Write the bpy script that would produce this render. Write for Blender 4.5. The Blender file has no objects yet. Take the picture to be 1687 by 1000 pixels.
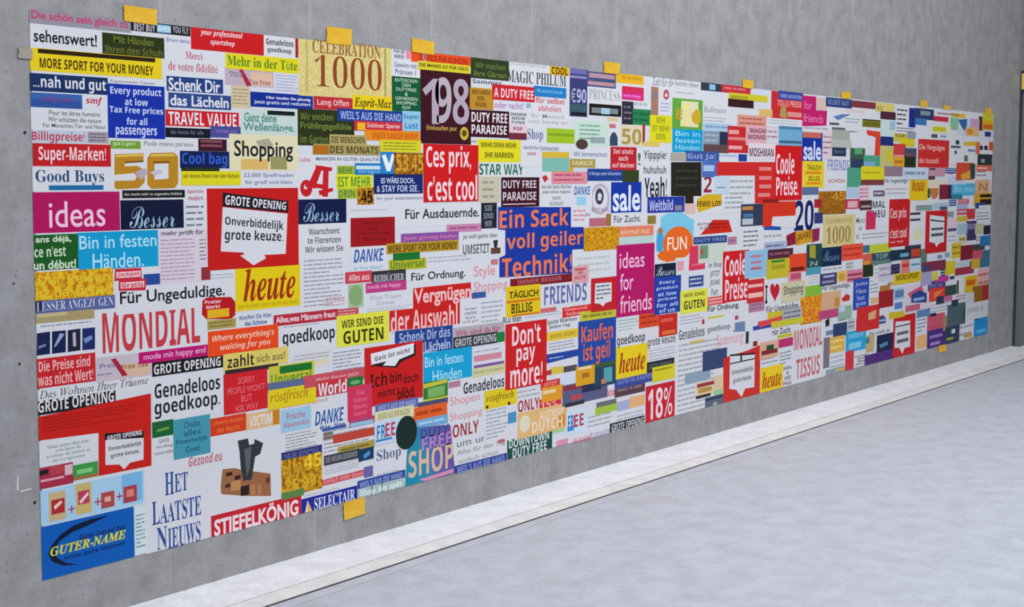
import bpy, math, random, unicodedata
from mathutils import Matrix, Vector

S = bpy.context.scene
COL = S.collection

# ------------------------------------------------------------------ camera, sky, light, exposure
cam_data = bpy.data.cameras.new('camera')
cam_data.sensor_fit = 'HORIZONTAL'
cam_data.sensor_width = 36.0
cam_data.lens = 2453.447 / 1687 * 36.0
cam_data.clip_start = 0.05
camera = bpy.data.objects.new('camera', cam_data)
COL.objects.link(camera)
_r = Vector((0.58207036, -0.81313391, 0.00270816)).normalized()
_u = Vector((0.06857259, 0.05240481, 0.99626881)).normalized()
_b = _r.cross(_u).normalized()
_u = _b.cross(_r)
BASE = 0.187                                   # height of the poster's lower edge above the floor
mat = Matrix.Identity(4)
for i in range(3):
    mat[i][0], mat[i][1], mat[i][2] = _r[i], _u[i], _b[i]
mat[0][3], mat[1][3], mat[2][3] = -3.24241, -4.36047, 1.44066 + BASE
camera.matrix_world = mat
S.camera = camera

world = bpy.data.worlds.new('overcast_sky')
S.world = world
world.use_nodes = True
bgn = world.node_tree.nodes['Background']
bgn.inputs['Color'].default_value = (0.90, 0.95, 1.06, 1)
bgn.inputs['Strength'].default_value = 0.40

def area_light(name, loc, target, sx, sy, power, color):
    l = bpy.data.lights.new(name, 'AREA')
    l.shape = 'RECTANGLE'; l.size = sx; l.size_y = sy; l.energy = power; l.color = color
    o = bpy.data.objects.new(name, l)
    COL.objects.link(o)
    o.location = loc
    o.rotation_euler = (Vector(target) - Vector(loc)).to_track_quat('-Z', 'Y').to_euler()
    return o
area_light('skylight', (3.6, -4.6, 7.5), (4.2, -1.5, 0.6), 9.0, 5.0, 620, (1.0, 0.99, 0.985))

S.view_settings.view_transform = 'Standard'
S.view_settings.look = 'None'
S.view_settings.gamma = 1.0
S.view_settings.use_curve_mapping = False
S.view_settings.exposure = 0.2

# ------------------------------------------------------------------ materials
def lin(c):
    return c / 12.92 if c <= 0.04045 else ((c + 0.055) / 1.055) ** 2.4
GAIN = 0.98
def rgb(h, gain=GAIN):
    return tuple(min(0.88, lin(int(h[i:i + 2], 16) / 255) * gain) for i in (0, 2, 4)) + (1.0,)
MATS = {}
def principled(name, rough=0.5, spec=0.25):
    m = bpy.data.materials.new(name); m.use_nodes = True
    p = m.node_tree.nodes['Principled BSDF']
    p.inputs['Roughness'].default_value = rough
    p.inputs['Specular IOR Level'].default_value = spec
    return m, m.node_tree.nodes, m.node_tree.links, p
def mixnode(N, L, fac, a, b):
    mx = N.new('ShaderNodeMix'); mx.data_type = 'RGBA'
    L.new(fac, mx.inputs['Factor'])
    for s, k in ((a, 'A'), (b, 'B')):
        if isinstance(s, tuple): mx.inputs[[i for i, x in enumerate(mx.inputs) if x.name == k and x.type == 'RGBA'][0]].default_value = s
        else: L.new(s, mx.inputs[[i for i, x in enumerate(mx.inputs) if x.name == k and x.type == 'RGBA'][0]])
    return [o for o in mx.outputs if o.type == 'RGBA'][0]
def ramp(N, L, src, stops):
    r = N.new('ShaderNodeValToRGB'); L.new(src, r.inputs[0])
    el = r.color_ramp.elements
    while len(el) < len(stops): el.new(0.5)
    for e_, (p_, c_) in zip(el, stops): e_.position = p_; e_.color = c_
    return r.outputs[0]
def noise(N, L, vec, scale, detail=3.0, rough=0.55):
    n = N.new('ShaderNodeTexNoise'); n.inputs['Scale'].default_value = scale
    n.inputs['Detail'].default_value = detail; n.inputs['Roughness'].default_value = rough
    if vec is not None: L.new(vec, n.inputs['Vector'])
    return n.outputs['Fac']
def ink(key):
    """print colour on the poster: hex, '~hex~hex~scale' for a mottled photo print, '@duty' for the colour-run bag print"""
    if key in MATS: return MATS[key]
    m, N, L, p = principled('print_' + key.strip('~@').split('~')[0], 0.5, 0.1)
    if key[0] == '~':
        a, b, sc = key[1:].split('~')
        tc = N.new('ShaderNodeTexCoord')
        f = noise(N, L, tc.outputs['Object'], float(sc), 2.0)
        L.new(ramp(N, L, f, [(0.38, rgb(a)), (0.6, rgb(b))]), p.inputs['Base Color'])
    elif key == '@duty':
        tc = N.new('ShaderNodeTexCoord'); sp = N.new('ShaderNodeSeparateXYZ'); L.new(tc.outputs['Object'], sp.inputs[0])
        m1 = N.new('ShaderNodeMath'); m1.operation = 'MULTIPLY_ADD'; m1.inputs[1].default_value = 2.6; m1.inputs[2].default_value = -5.25
        L.new(sp.outputs['X'], m1.inputs[0])
        m2 = N.new('ShaderNodeMath'); m2.operation = 'ADD'; L.new(m1.outputs[0], m2.inputs[0]); L.new(sp.outputs['Z'], m2.inputs[1])
        L.new(ramp(N, L, m2.outputs[0], [(0.0, rgb('128aa4')), (0.4, rgb('2a88a8')), (0.62, rgb('5a64a8')), (1.0, rgb('6a4a98'))]), p.inputs['Base Color'])
    else:
        p.inputs['Base Color'].default_value = rgb(key)
    MATS[key] = m
    return m

def concrete(name, c0, c1, streaks=True, seams=True, rough=0.75, spec=0.25):
    m, N, L, p = principled(name, rough, spec)
    tc = N.new('ShaderNodeTexCoord')
    mp = N.new('ShaderNodeMapping'); mp.inputs['Scale'].default_value = (3.2, 3.2, 0.35) if streaks else (1, 1, 1)
    L.new(tc.outputs['Object'], mp.inputs['Vector'])
    f1 = noise(N, L, mp.outputs['Vector'], 2.0 if streaks else 0.8, 6.0, 0.6)
    f2 = noise(N, L, tc.outputs['Object'], 1.1, 5.0, 0.6)
    f3 = noise(N, L, tc.outputs['Object'], 45.0, 3.0, 0.6)
    col = mixnode(N, L, f1, c0, c1)
    col = mixnode(N, L, ramp(N, L, f2, [(0.3, (0, 0, 0, 1)), (0.75, (1, 1, 1, 1))]), col, mixnode(N, L, f1, c1, c0))
    f4 = noise(N, L, tc.outputs['Object'], 7.0, 6.0, 0.7)
    col = mixnode(N, L, ramp(N, L, f4, [(0.40, (0, 0, 0, 1)), (0.66, (0.8, 0.8, 0.8, 1))]), col, tuple(v * 0.82 for v in c0[:3]) + (1,))
    sp_ = ramp(N, L, f3, [(0.26, (1, 1, 1, 1)), (0.41, (0, 0, 0, 1))])
    col = mixnode(N, L, sp_, col, tuple(v * 0.72 for v in c0[:3]) + (1,))
    if seams:
        sp = N.new('ShaderNodeSeparateXYZ'); L.new(tc.outputs['Object'], sp.inputs[0])
        def line(sock, period, off, width):
            a = N.new('ShaderNodeMath'); a.operation = 'ADD'; a.inputs[1].default_value = -off + 1000 * period; L.new(sock, a.inputs[0])
            b = N.new('ShaderNodeMath'); b.operation = 'MODULO'; b.inputs[1].default_value = period; L.new(a.outputs[0], b.inputs[0])
            c = N.new('ShaderNodeMath'); c.operation = 'LESS_THAN'; c.inputs[1].default_value = width; L.new(b.outputs[0], c.inputs[0])
            return c.outputs[0]
        lx = line(sp.outputs['X'], 0.8115, 0.578, 0.012)
        lz = line(sp.outputs['Z'], 2.6, 1.478, 0.008)
        ad = N.new('ShaderNodeMath'); ad.operation = 'MAXIMUM'; L.new(lx, ad.inputs[0]); L.new(lz, ad.inputs[1])
        sc = N.new('ShaderNodeMath'); sc.operation = 'MULTIPLY'; sc.inputs[1].default_value = 0.20; L.new(ad.outputs[0], sc.inputs[0])
        fm = ramp(N, L, f2, [(0.35, (0.1, 0.1, 0.1, 1)), (0.62, (1, 1, 1, 1))]); sm = N.new('ShaderNodeMath'); sm.operation = 'MULTIPLY'; L.new(sc.outputs[0], sm.inputs[0]); L.new(fm, sm.inputs[1]); sc = sm
        col = mixnode(N, L, sc.outputs[0], col, tuple(v * 1.5 for v in c1[:3]) + (1,))
    L.new(col, p.inputs['Base Color'])
    bp = N.new('ShaderNodeBump'); bp.inputs['Strength'].default_value = 0.12; bp.inputs['Distance'].default_value = 0.01
    L.new(f3, bp.inputs['Height']); L.new(bp.outputs[0], p.inputs['Normal'])
    return m

# ------------------------------------------------------------------ mesh helpers
class MB:
    def __init__(self): self.v = []; self.f = []; self.m = []; self.keys = []
    def slot(self, key):
        if key not in self.keys: self.keys.append(key)
        return self.keys.index(key)
    def poly(self, pts, y, key):                # pts counter-clockwise in (u, v); faces -y
        n = len(self.v); self.v += [(a, y, b) for a, b in pts]
        self.f.append(tuple(range(n, n + len(pts)))); self.m.append(self.slot(key))
    def prism(self, pts, y0, y1, key):          # y1 < y0: front at y1
        k = len(pts); n = len(self.v); s = self.slot(key)
        self.v += [(a, y1, b) for a, b in pts] + [(a, y0, b) for a, b in pts]
        self.f.append(tuple(range(n, n + k))); self.m.append(s)
        self.f.append(tuple(range(n + 2 * k - 1, n + k - 1, -1))); self.m.append(s)
        for i in range(k):
            j = (i + 1) % k
            self.f.append((n + j, n + i, n + k + i, n + k + j)); self.m.append(s)
    def mesh(self, vs, fs, key):
        n = len(self.v); s = self.slot(key)
        self.v += vs; self.f += [tuple(n + i for i in f) for f in fs]; self.m += [s] * len(fs)
    def build(self, name, parent=None, mats=None):
        me = bpy.data.meshes.new(name); me.from_pydata(self.v, [], self.f)
        for k in self.keys: me.materials.append(mats[k] if mats else ink(k))
        me.polygons.foreach_set('material_index', self.m); me.update()
        o = bpy.data.objects.new(name, me); COL.objects.link(o)
        if parent is not None: o.parent = parent
        return o
def box(mb, x0, x1, y0, y1, z0, z1, key):
    n = len(mb.v); s = mb.slot(key)
    mb.v += [(x, y, z) for z in (z0, z1) for y in (y0, y1) for x in (x0, x1)]
    for f in ((0, 2, 3, 1), (4, 5, 7, 6), (0, 1, 5, 4), (2, 6, 7, 3), (0, 4, 6, 2), (1, 3, 7, 5)):
        mb.f.append(tuple(n + i for i in f)); mb.m.append(s)
def structure(o, label=None):
    o['kind'] = 'structure'
    if label: o['label'] = label
    return o

# ------------------------------------------------------------------ the setting
XC = 11.06                                       # corner with the far wall
M = {}
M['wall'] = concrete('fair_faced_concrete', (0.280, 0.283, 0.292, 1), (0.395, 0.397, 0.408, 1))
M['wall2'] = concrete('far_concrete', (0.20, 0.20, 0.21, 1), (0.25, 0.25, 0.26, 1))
M['floor'] = concrete('floor_concrete', (0.475, 0.503, 0.57, 1), (0.52, 0.55, 0.62, 1), False, False, 0.55, 0.3)
M['strip'] = concrete('white_margin', (0.77, 0.79, 0.85, 1), (0.86, 0.87, 0.90, 1), False, False, 0.55, 0.3)
M['lip'] = concrete('cream_margin', (0.72, 0.715, 0.72, 1), (0.80, 0.79, 0.785, 1), False, False, 0.55, 0.3)
M['slot'] = principled('dark_gap', 0.9, 0.1)[0]; M['slot'].node_tree.nodes['Principled BSDF'].inputs['Base Color'].default_value = (0.03, 0.03, 0.035, 1)
M['joint'] = principled('grey_joint', 0.9, 0.1)[0]; M['joint'].node_tree.nodes['Principled BSDF'].inputs['Base Color'].default_value = (0.22, 0.22, 0.235, 1)
M['frame'] = principled('dark_frame', 0.5, 0.3)[0]; M['frame'].node_tree.nodes['Principled BSDF'].inputs['Base Color'].default_value = (0.035, 0.037, 0.045, 1)
M['leaf'] = principled('grey_green_leaf', 0.5, 0.3)[0]; M['leaf'].node_tree.nodes['Principled BSDF'].inputs['Base Color'].default_value = (0.14, 0.17, 0.18, 1)

mb = MB(); box(mb, -7.0, XC, 0.0, 0.3, -0.1, 5.2, 'wall'); structure(mb.build('wall_back', None, M), 'grey fair-faced concrete wall with vertical board joints')
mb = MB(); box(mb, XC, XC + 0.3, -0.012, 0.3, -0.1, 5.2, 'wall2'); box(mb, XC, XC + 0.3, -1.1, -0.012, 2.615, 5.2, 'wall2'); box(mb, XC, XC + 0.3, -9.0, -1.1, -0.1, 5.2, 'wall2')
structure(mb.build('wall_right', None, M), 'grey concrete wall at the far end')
mb = MB(); box(mb, -7.0, XC, -9.0, -0.488, -0.1, 0.0, 'floor'); structure(mb.build('floor', None, M), 'pale grey smooth concrete floor')
mb = MB(); box(mb, -7.0, XC, -0.286, 0.0, -0.1, 0.004, 'strip'); structure(mb.build('trim_1', None, M), 'white floor margin along the foot of the wall')
mb = MB(); box(mb, -7.0, XC, -0.394, -0.290, -0.1, 0.0, 'lip'); structure(mb.build('trim_2', None, M), 'cream band beside the drain slot')
mb = MB(); box(mb, -7.0, XC, -0.484, -0.414, -0.1, 0.0, 'floor'); structure(mb.build('trim_3', None, M), 'narrow edging band of the floor slab')
mb = MB(); box(mb, -7.0, XC, -0.414, -0.394, -0.1, -0.003, 'slot'); structure(mb.build('trim_4', None, M), 'drain slot in the floor, its inner shade painted as a dark fill')  # near-black fill painted in for the shade inside the open slot
mb = MB(); box(mb, -7.0, XC, -0.290, -0.286, -0.1, -0.001, 'joint'); structure(mb.build('trim_5', None, M), 'thin grey joint beside the white margin')
mb = MB(); box(mb, -7.0, XC, -0.488, -0.484, -0.1, -0.001, 'joint'); structure(mb.build('trim_6', None, M), 'thin grey joint at the slab edge')
# door at the far corner
door = bpy.data.objects.new('door_1', None); COL.objects.link(door); door.location = (XC, -0.012, 0); door['kind'] = 'structure'
mb = MB(); box(mb, 0.0, 0.12, -0.009, 0.0, 0, 2.615, 'frame'); box(mb, 0.0, 0.12, -1.088, -1.05, 0, 2.615, 'frame'); box(mb, 0.0, 0.12, -1.05, -0.009, 2.59, 2.615, 'frame')
mb.build('door_frame', door, M)
mb = MB(); box(mb, 0.05, 0.10, -1.05, -0.009, 0.01, 2.59, 'leaf'); mb.build('door_leaf', door, M)
mb = MB(); box(mb, 0.002, 0.048, -0.9, -0.010, 2.44, 2.589, 'e8c868'); o = mb.build('door_sign', door); o['label'] = 'yellow plate on top of the door'
mb = MB(); box(mb, 0.02, 0.05, -1.0, -0.975, 1.0, 1.03, 'frame'); box(mb, 0.0, 0.02, -1.0, -0.88, 1.0, 1.03, 'frame'); mb.build('door_handle', door, M)

# form-tie holes and marks in the concrete, left of the poster
def disc(cx, cz, r, y0, y1, mbx, key, n=14):
    mbx.prism([(cx + r * math.cos(2 * math.pi * i / n), cz + r * math.sin(2 * math.pi * i / n)) for i in range(n)], y0, y1, key)

wall_obj = bpy.data.objects['wall_back']
for cx, cz, r_ in ((-0.029, 1.767, 0.006), (-0.027, 0.475, 0.006), (-0.075, 0.97, 0.005), (-0.09, 1.25, 0.004)):
    mb = MB(); disc(cx, cz, r_, 0.0005, -0.0008, mb, 'slot'); mb.build('tie_hole', wall_obj, M)
mb = MB(); mb.prism([(-0.098, 0.53), (-0.093, 0.53), (-0.092, 0.58), (-0.096, 0.58)], 0.0005, -0.0004, 'lip'); mb.prism([(-0.085, 0.522), (-0.04, 0.524), (-0.04, 0.529), (-0.085, 0.527)], 0.0005, -0.0004, 'lip')
o = mb.build('chalk_mark', wall_obj, M); o['label'] = 'pale chalk mark'

# ------------------------------------------------------------------ lettering
BLOCK = {'b': (0x1D5D4, 0x1D5EE, 0x1D7EC), 'x': (0x1D5D4, 0x1D5EE, 0x1D7EC), 'o': (0x1D63C, 0x1D656, 0x1D7EC), 'c': (0x1D400, 0x1D41A, 0x1D7CE),
         'e': (0x1D400, 0x1D41A, 0x1D7CE), 'i': (0x1D434, 0x1D44E, 0x1D7CE), 'j': (0x1D468, 0x1D482, 0x1D7CE), 'h': (0x1D4D0, 0x1D4EA, 0x1D7CE),
         'z': (0x1D4D0, 0x1D4EA, 0x1D7CE), 'y': (0x1D468, 0x1D482, 0x1D7CE)}
OFFS = {'s': 0.006, 'f': 0.016, 'm': 0.02, 'y': 0.012, 'b': 0.0, 'x': 0.0, 'o': 0.0, 'c': 0.0, 'e': -0.017, 'i': 0.0, 'j': 0.004, 'h': -0.006, 'z': 0.02}
def styled(st, s):
    if st in 'sfm': return s
    A, a, z = BLOCK[st]; out = ''
    for ch in s:
        if 'A' <= ch <= 'Z': out += chr(A + ord(ch) - 65)
        elif 'a' <= ch <= 'z': out += '\u210E' if (st == 'i' and ch == 'h') else chr(a + ord(ch) - 97)
        elif '0' <= ch <= '9': out += chr(z + ord(ch) - 48)
        else: out += ch
    return out
def has_mark(s): return any(unicodedata.decomposition(ch) for ch in s)
GLYPH = {}
def prepare(jobs):
    obs = {}
    for st, s in jobs:
        if (st, s) in obs: continue
        c = bpy.data.curves.new('lettering_source', 'FONT')
        off = OFFS[st]
        if has_mark(s) and st in 'bxo':
            c.body = s; off = 0.032 if st == 'x' else 0.024
        else:
            c.body = styled(st, s)
        c.offset = off; c.resolution_u = 3
        o = bpy.data.objects.new('lettering_source', c); COL.objects.link(o); obs[(st, s)] = (o, c)
    bpy.context.view_layer.update()
    dg = bpy.context.evaluated_depsgraph_get()
    for k, (o, c) in obs.items():
        ev = o.evaluated_get(dg); me = ev.to_mesh()
        vs = [(v.co.x, v.co.y) for v in me.vertices]; fs = [tuple(p.vertices) for p in me.polygons]
        ev.to_mesh_clear()
        if vs:
            x0 = min(v[0] for v in vs); x1 = max(v[0] for v in vs); y0 = min(v[1] for v in vs); y1 = max(v[1] for v in vs)
            w = max(x1 - x0, 1e-4); h = max(y1 - y0, 1e-4)
            GLYPH[k] = ([((v[0] - x0) / w, (v[1] - y0) / h) for v in vs], fs)
    for o, c in obs.values():
        bpy.data.objects.remove(o); bpy.data.curves.remove(c)

# ------------------------------------------------------------------ the poster's clippings
# (shown as a part?, colour, outline kind, outline in 0.1 mm on the sheet, [picture shapes], [lettering])
CLIPS = [
(1,'d6d8de','R',[7921,11989,505,4498],[('9a6644','P',[8632,2635,9294,2578,9694,2439,11310,2025,11331,1076,9912,1326,8548,1639,8522,1989]),('30221c','R',[8826,9156,2305,2453]),('30221c','R',[9287,9621,2080,2253]),('3c2820','R',[8784,9048,1848,1996]),('c08a58','R',[9081,9615,1650,2047]),('2a201c','R',[9612,10086,1363,1763]),('b47c50','R',[10155,10429,1310,1738]),('6c3a28','R',[11060,11271,1642,1896]),('b47c50','R',[10567,10775,1244,1673]),('33363c','P',[9481,3666,10055,3683,10119,3398,10393,3408,10430,3604,10911,3358,10730,2930,10452,2871,10231,1950,9754,1979,9629,2549,9573,3205]),('5c6266','P',[9844,3264,10254,3303,10137,2468,9960,2120])],[]),
(1,'d6d8de','R',[4643,8086,-120,3500],[],[('c','2a4c96','H',[5640,6094,2086,2960]),('c','2a4c96','ET',[6126,6804,2125,2839]),('c','2a4c96','L',[4987,5374,1053,1944]),('c','2a4c96','AATSTE',[5377,7472,1009,1797]),('c','2a4c96','N',[5202,5712,28,902]),('c','2a4c96','IEUWS',[5746,7420,-33,782])]),
(1,'d6d8de','R',[2466,7966,7597,9435],[],[('x','c43c44','MONDIAL',[2822,7555,7827,9343])]),
(1,'d6d8de','R',[3469,9559,9208,10839],[],[('f','202024','Für Ungeduldige.',[3658,8895,9455,10059]),('g','a8acb8',2,[8104,9435,10242,10483])]),
(1,'d6d8de','R',[45201,52696,-671,4571],[('e0b424','R',[47094,48954,4109,4560])],[('g','a0a8b0',14,[45641,51438,61,4300])]),
(1,'d6d8de','R',[13123,16235,8559,12253],[],[('b','606068','Waarschoent',[13738,15661,11843,12123]),('b','606068','te Florenzen',[13660,15740,11464,11744]),('b','606068','Wir wissen Sie',[13505,15894,11085,11366]),('g','9c98a4',12,[13407,15993,8740,10825]),('g','c89aa4',3,[14707,16063,8690,9138])]),
(1,'d6d8de','R',[5093,8722,4956,6759],[],[('x','202024','Genadeloos',[5218,8566,5884,6476]),('x','202024','goedkoop.',[5202,8552,5100,5836])]),
(1,'d6d8de','R',[16102,25932,12014,13101],[],[('f','2a2a2e','Für Ausdauernde.',[20100,25734,12359,12816]),('g','a4a8b0',1,[16340,18948,12768,12876])]),
(1,'d6d8de','R',[3247,6694,13793,15303],[('b88420','P',[3538,15106,4898,15168,4892,14875,4006,14823,4002,14667,4599,14693,4941,14515,4931,14086,4637,13862,3617,13824,3507,13891,3513,14134,4472,14155,4562,14312,4421,14424,3519,14355]),('7c5410','P',[4007,14845,4892,14898,4890,14830,4005,14778]),('d8b858','P',[3593,15084,4869,15145,4867,15055,3591,14996]),('b88420','P',[5068,14990,5247,15172,6375,15210,6583,15052,6561,14036,6375,13852,5245,13836,5045,13996]),('d6d8de','P',[5413,14766,6095,14794,6082,14221,5399,14176]),('d8b858','P',[5275,15127,6374,15164,6432,15073,5215,15036]),('7c5410','P',[5356,14857,6157,14887,6156,14818,5355,14789]),('b4a8b4','P',[4479,14446,4943,14628,5113,14448,4759,14154]),('c4bccc','P',[5172,14448,5644,14586,5819,14450,5461,14312])],[]),
(1,'d6d8de','R',[42574,47766,8947,12373],[('78c4e0','P',[43400,11446,43389,11942,44239,12173,45840,12215,46744,11870,47429,11708,47383,10607,42871,9908,42915,11107]),('4a9cd0','E',[42928,43778,9887,11094]),('a87860','E',[43055,43691,10951,11341]),('e4681c','E',[43707,47315,9365,11356]),('e4681c','P',[43015,9760,43717,10016,46349,9765,45617,9360,44163,9282,43232,9503])],[('s','f4e8e0','FUN',[44209,46560,9950,10745])]),
(1,'d6d8de','R',[14251,17865,1530,3528],[('3c5ca0','R',[14299,16006,3327,3540]),('786c50','R',[14523,15139,2945,3263])],[('g','9498a4',10,[14556,17616,1632,3361])]),
(1,'d6d8de','R',[6005,9104,18084,19587],[],[('s','4a70b0','Bravo deine',[6109,7257,19363,19523]),('c','bc5a68','Merci',[7030,7896,18774,19052]),('c','bc5a68','de votre fidélité',[6176,8679,18309,18633])]),
(1,'d6d8de','R',[28050,32220,870,3408],[],[('x','a82430','ONLY',[29056,30971,2278,2880]),('g','a0a4b0',2,[28999,30967,2947,3421]),('s','c07480','Design',[28159,29985,1269,1521]),('g','a8b8c0',5,[28155,29005,1712,2835])]),
(1,'d6d8de','R',[-101,2539,7910,9211],[('16224e','P',[-20,8838,540,8855,517,8061,-44,8051]),('16224e','P',[617,8849,1213,8842,1192,8061,594,8054]),('202038','P',[1292,8835,1849,8855,1827,8066,1270,8054]),('1c2866','P',[1929,8848,2496,8845,2474,8049,1907,8059]),('7080b4','P',[42,8385,349,8442,346,8357,39,8278]),('98a4c8','P',[950,8756,1158,8716,782,8316,678,8283]),('b4b4b8','P',[1500,8731,1633,8741,1645,8237,1512,8227]),('7890c0','P',[1972,8471,2325,8572,2376,8435,2048,8288])],[('g','8a90a4',1,[140,2336,8993,9123])]),
(1,'d6d8de','R',[59891,66439,9331,12772],[('8c1c38','P',[60397,10343,62020,10625,62061,9707,60429,9602]),('8c2848','P',[64401,10641,65828,10729,65769,9830,64446,9706]),('cc9824','P',[61829,10547,64498,10723,64645,9784,61969,9586])],[('b','141a5c','20',[61585,64760,10590,12687]),('b','704010','JAHRE',[62031,10375,64405,10556,64434,9961,62057,9791])]),
(1,'d6d8de','R',[23460,28111,-84,1677],[('d05060','P',[27325,1328,27897,1371,27899,936,27326,927])],[('s','707880','um und fit',[23938,27950,1227,1591]),('s','8c9098','Alles für den Tag',[23938,27952,771,1075]),('s','9c9898','einfach schön',[24081,27328,410,653])]),
(1,'d6d8de','R',[-61,3239,13773,14652],[('1a6aa0','R',[635,3011,13814,13987])],[('c','24486e','Good Buys',[90,3048,13988,14524])]),
(1,'d6d8de','R',[61707,67110,-10,4176],[],[('b','c4606c','MONDIAL',[61959,66638,2330,3751]),('b','c4606c','TISSUS',[62344,66320,305,1688])]),
(1,'d6d8de','R',[23133,26198,2159,4454],[('b08090','R',[23276,24324,4194,4489])],[('s','d88c94','Shopen',[23416,25796,3210,3746]),('s','d88c94','Shopping',[23415,25998,2481,2959])]),
(1,'d6d8de','R',[7,3095,18692,19517],[],[('f','1c1c20','sehenswert!',[157,2852,18922,19366])]),
(1,'d6d8de','R',[-50,3266,15914,16682],[],[('s','50525a','Pour les êtres humains',[716,2917,16437,16604]),('s','50525a','Wir schützen die nature',[671,2962,16210,16378]),('s','50525a','Für Menschen,Tier und Natur',[450,3184,15984,16151])]),
(1,'d6d8de','R',[-79,5068,6302,6835],[],[('i','404248','Das Wohnen Ihrer Träume',[25,4923,6504,6814])]),
(1,'d6d8de','R',[31618,34705,4291,6954],[('e4c23c','R',[31616,34641,5692,6179]),('26449c','P',[31624,5024,34651,5028,34655,4664,31628,4544])],[('b','50545c','gute Marken',[31723,34512,6535,6827]),('b','3c4048','Jeden Tag',[31838,33803,6300,6526]),('b','a88420','MORE SPORT',[31955,34402,5817,6044]),('g','8c949c',3,[31847,34528,5134,5622]),('g','a0b0dc',1,[31852,33351,4671,4866])]),
(1,'d6d8de','R',[-41,2486,4031,5018],[],[('s','7a8c8e','Vivez votre rêve avec',[302,2119,4690,4821]),('s','7a8c8e','une ligne de',[662,1760,4515,4645]),('s','7a8c8e','produits de qualité et',[263,2158,4339,4469]),('s','7a8c8e',"de l'originalité",[499,1922,4163,4293])]),
(1,'d6d8de','R',[13100,15456,13319,14883],[('c41c24','E',[13242,13977,13454,14166]),('d6d8de','E',[13461,13682,13760,13963]),('c41c24','P',[13683,13912,14250,14755,14663,14757,14126,13782]),('c41c24','P',[14175,14780,15232,14683,15192,14527,14210,14575]),('c41c24','P',[14662,14680,15002,14630,14950,13440,14571,13444]),('c41c24','P',[14349,13703,15261,13827,15259,13671,14421,13497]),('c41c24','P',[13611,14065,14729,13959,14726,13778,13535,13862])],[]),
(1,'d6d8de','R',[41190,44254,13045,16087],[],[('b','50545a','Yipppie!',[41375,44017,15180,15808]),('b','50545a','huhuhuh',[41390,43965,14481,14935]),('x','1e2024','Yeah!',[41478,44059,13115,14306])]),
(1,'d6d8de','R',[32234,38348,-664,612],[('d890b0','R',[32581,33694,-23,306]),('98d090','R',[32229,33391,745,1007])],[('b','d86890','die Kunden',[34228,35934,-108,227]),('b','a898cc','Freude',[35929,38081,22,295])]),
(1,'d6d8de','R',[24182,27925,6981,8449],[],[('s','686c78','lange',[24588,25526,7826,7978]),('s','686c78','nette',[24588,25526,7619,7772]),('s','686c78','kurz',[24673,25440,7413,7566]),('s','686c78','und gut',[24422,25691,7207,7360]),('g','a4a8b4',5,[25890,27717,7069,8217])]),
(1,'d6d8de','R',[12001,15382,7026,8061],[],[('g','9a9ca4',1,[12150,14429,7989,8092]),('x','202226','goedkoop',[12107,15304,7154,7904])]),
(1,'d6d8de','R',[20127,25295,9128,10046],[],[('f','2c2c30','Für Ordnung.',[20520,24615,9393,9880])]),
(1,'d6d8de','R',[25198,27970,8353,10274],[('c07880','R',[26687,27297,9954,10225])],[('s','d88c98','Style',[25295,27043,9277,9964]),('s','d88c98','Shopping',[25296,28076,8557,9189])]),
(1,'d6d8de','R',[66700,75612,17369,19302],[('5c7cb4','P',[67733,18581,69223,18804,70979,18864,68599,18350]),('50545c','R',[67127,68828,17987,18159]),('606470','R',[67566,69934,17662,17835]),('686c90','R',[70387,73318,17520,17653])],[('s','e0a8a0','wunderschön',[69864,73688,18979,19243]),('g','9098b0',2,[69903,72582,18168,18608])]),
(1,'d6d8de','R',[17859,20081,441,2293],[],[('c','5c6684','Shop',[18028,19733,1353,1969]),('g','b0b4c0',1,[18022,19728,736,933])]),
(1,'d6d8de','R',[34001,38508,8819,10379],[],[('g','b8c4c0',3,[34476,38058,9050,10046])]),
(1,'d6d8de','R',[41871,45747,3267,5505],[],[('b','585c66','grote keuze',[42005,45296,4328,4977]),('g','a4a8b4',4,[42158,45462,3556,4279])]),
(1,'d6d8de','R',[24088,27705,10424,11759],[('2c2c30','P',[26886,11161,27293,11177,27193,10729,26989,10737]),('604438','R',[26685,27500,10492,10793])],[('b','585c66','je voll ganz das',[24423,27191,11258,11524]),('b','50545c','UMSETZT',[24423,26584,10558,11031])]),
(1,'d6d8de','R',[27725,33659,18896,19815],[],[('c','3c3e48','MAGIC PHILUM',[28033,33313,18988,19601])]),
(1,'d6d8de','R',[14426,17855,701,1731],[],[('g','a0a0ac',3,[14582,17033,1403,1673])]),
(1,'d6d8de','R',[50584,55621,12426,14503],[],[('g','98a8a8',4,[52051,55273,12650,14196])]),
(1,'d6d8de','R',[31038,35825,7583,8813],[],[('b','6068a4','FRIENDS',[31373,35460,7615,8586])]),
(1,'d6d8de','R',[26149,29007,1109,2839],[('4a90c0','R',[28156,28899,1813,2374])],[('g','94a8b0',8,[26300,28157,1220,2758])]),
(1,'d6d8de','R',[33715,40722,13939,14834],[],[]),
(0,'d6d8de','R',[17263,20735,8189,9126],[],[('s','b0a8b4','Dein Traum',[17671,19775,8806,9004]),('s','b0a8b4','Zimmer',[18059,19387,8537,8736]),('g','b0b4c0',2,[17423,20557,8244,8465])]),
(0,'d6d8de','R',[24228,27991,3600,4718],[],[('b','2a2a30','Genadeloos',[24469,27835,3775,4350]),('g','70748c',1,[26196,27836,3580,3764])]),
(0,'d6d8de','R',[15059,17239,5507,6846],[],[('g','8c90a4',7,[15175,17117,5641,6739])]),
(0,'d6d8de','R',[52600,56148,2976,5513],[('b04860','R',[52736,53498,5171,5445]),('6c84a8','P',[52747,5005,54450,4989,54474,4315,52767,4419]),('2a3638','R',[54575,55011,3493,4289])],[('s','d8a0a8','Spannung',[50553,54234,3480,4416])]),
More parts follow.
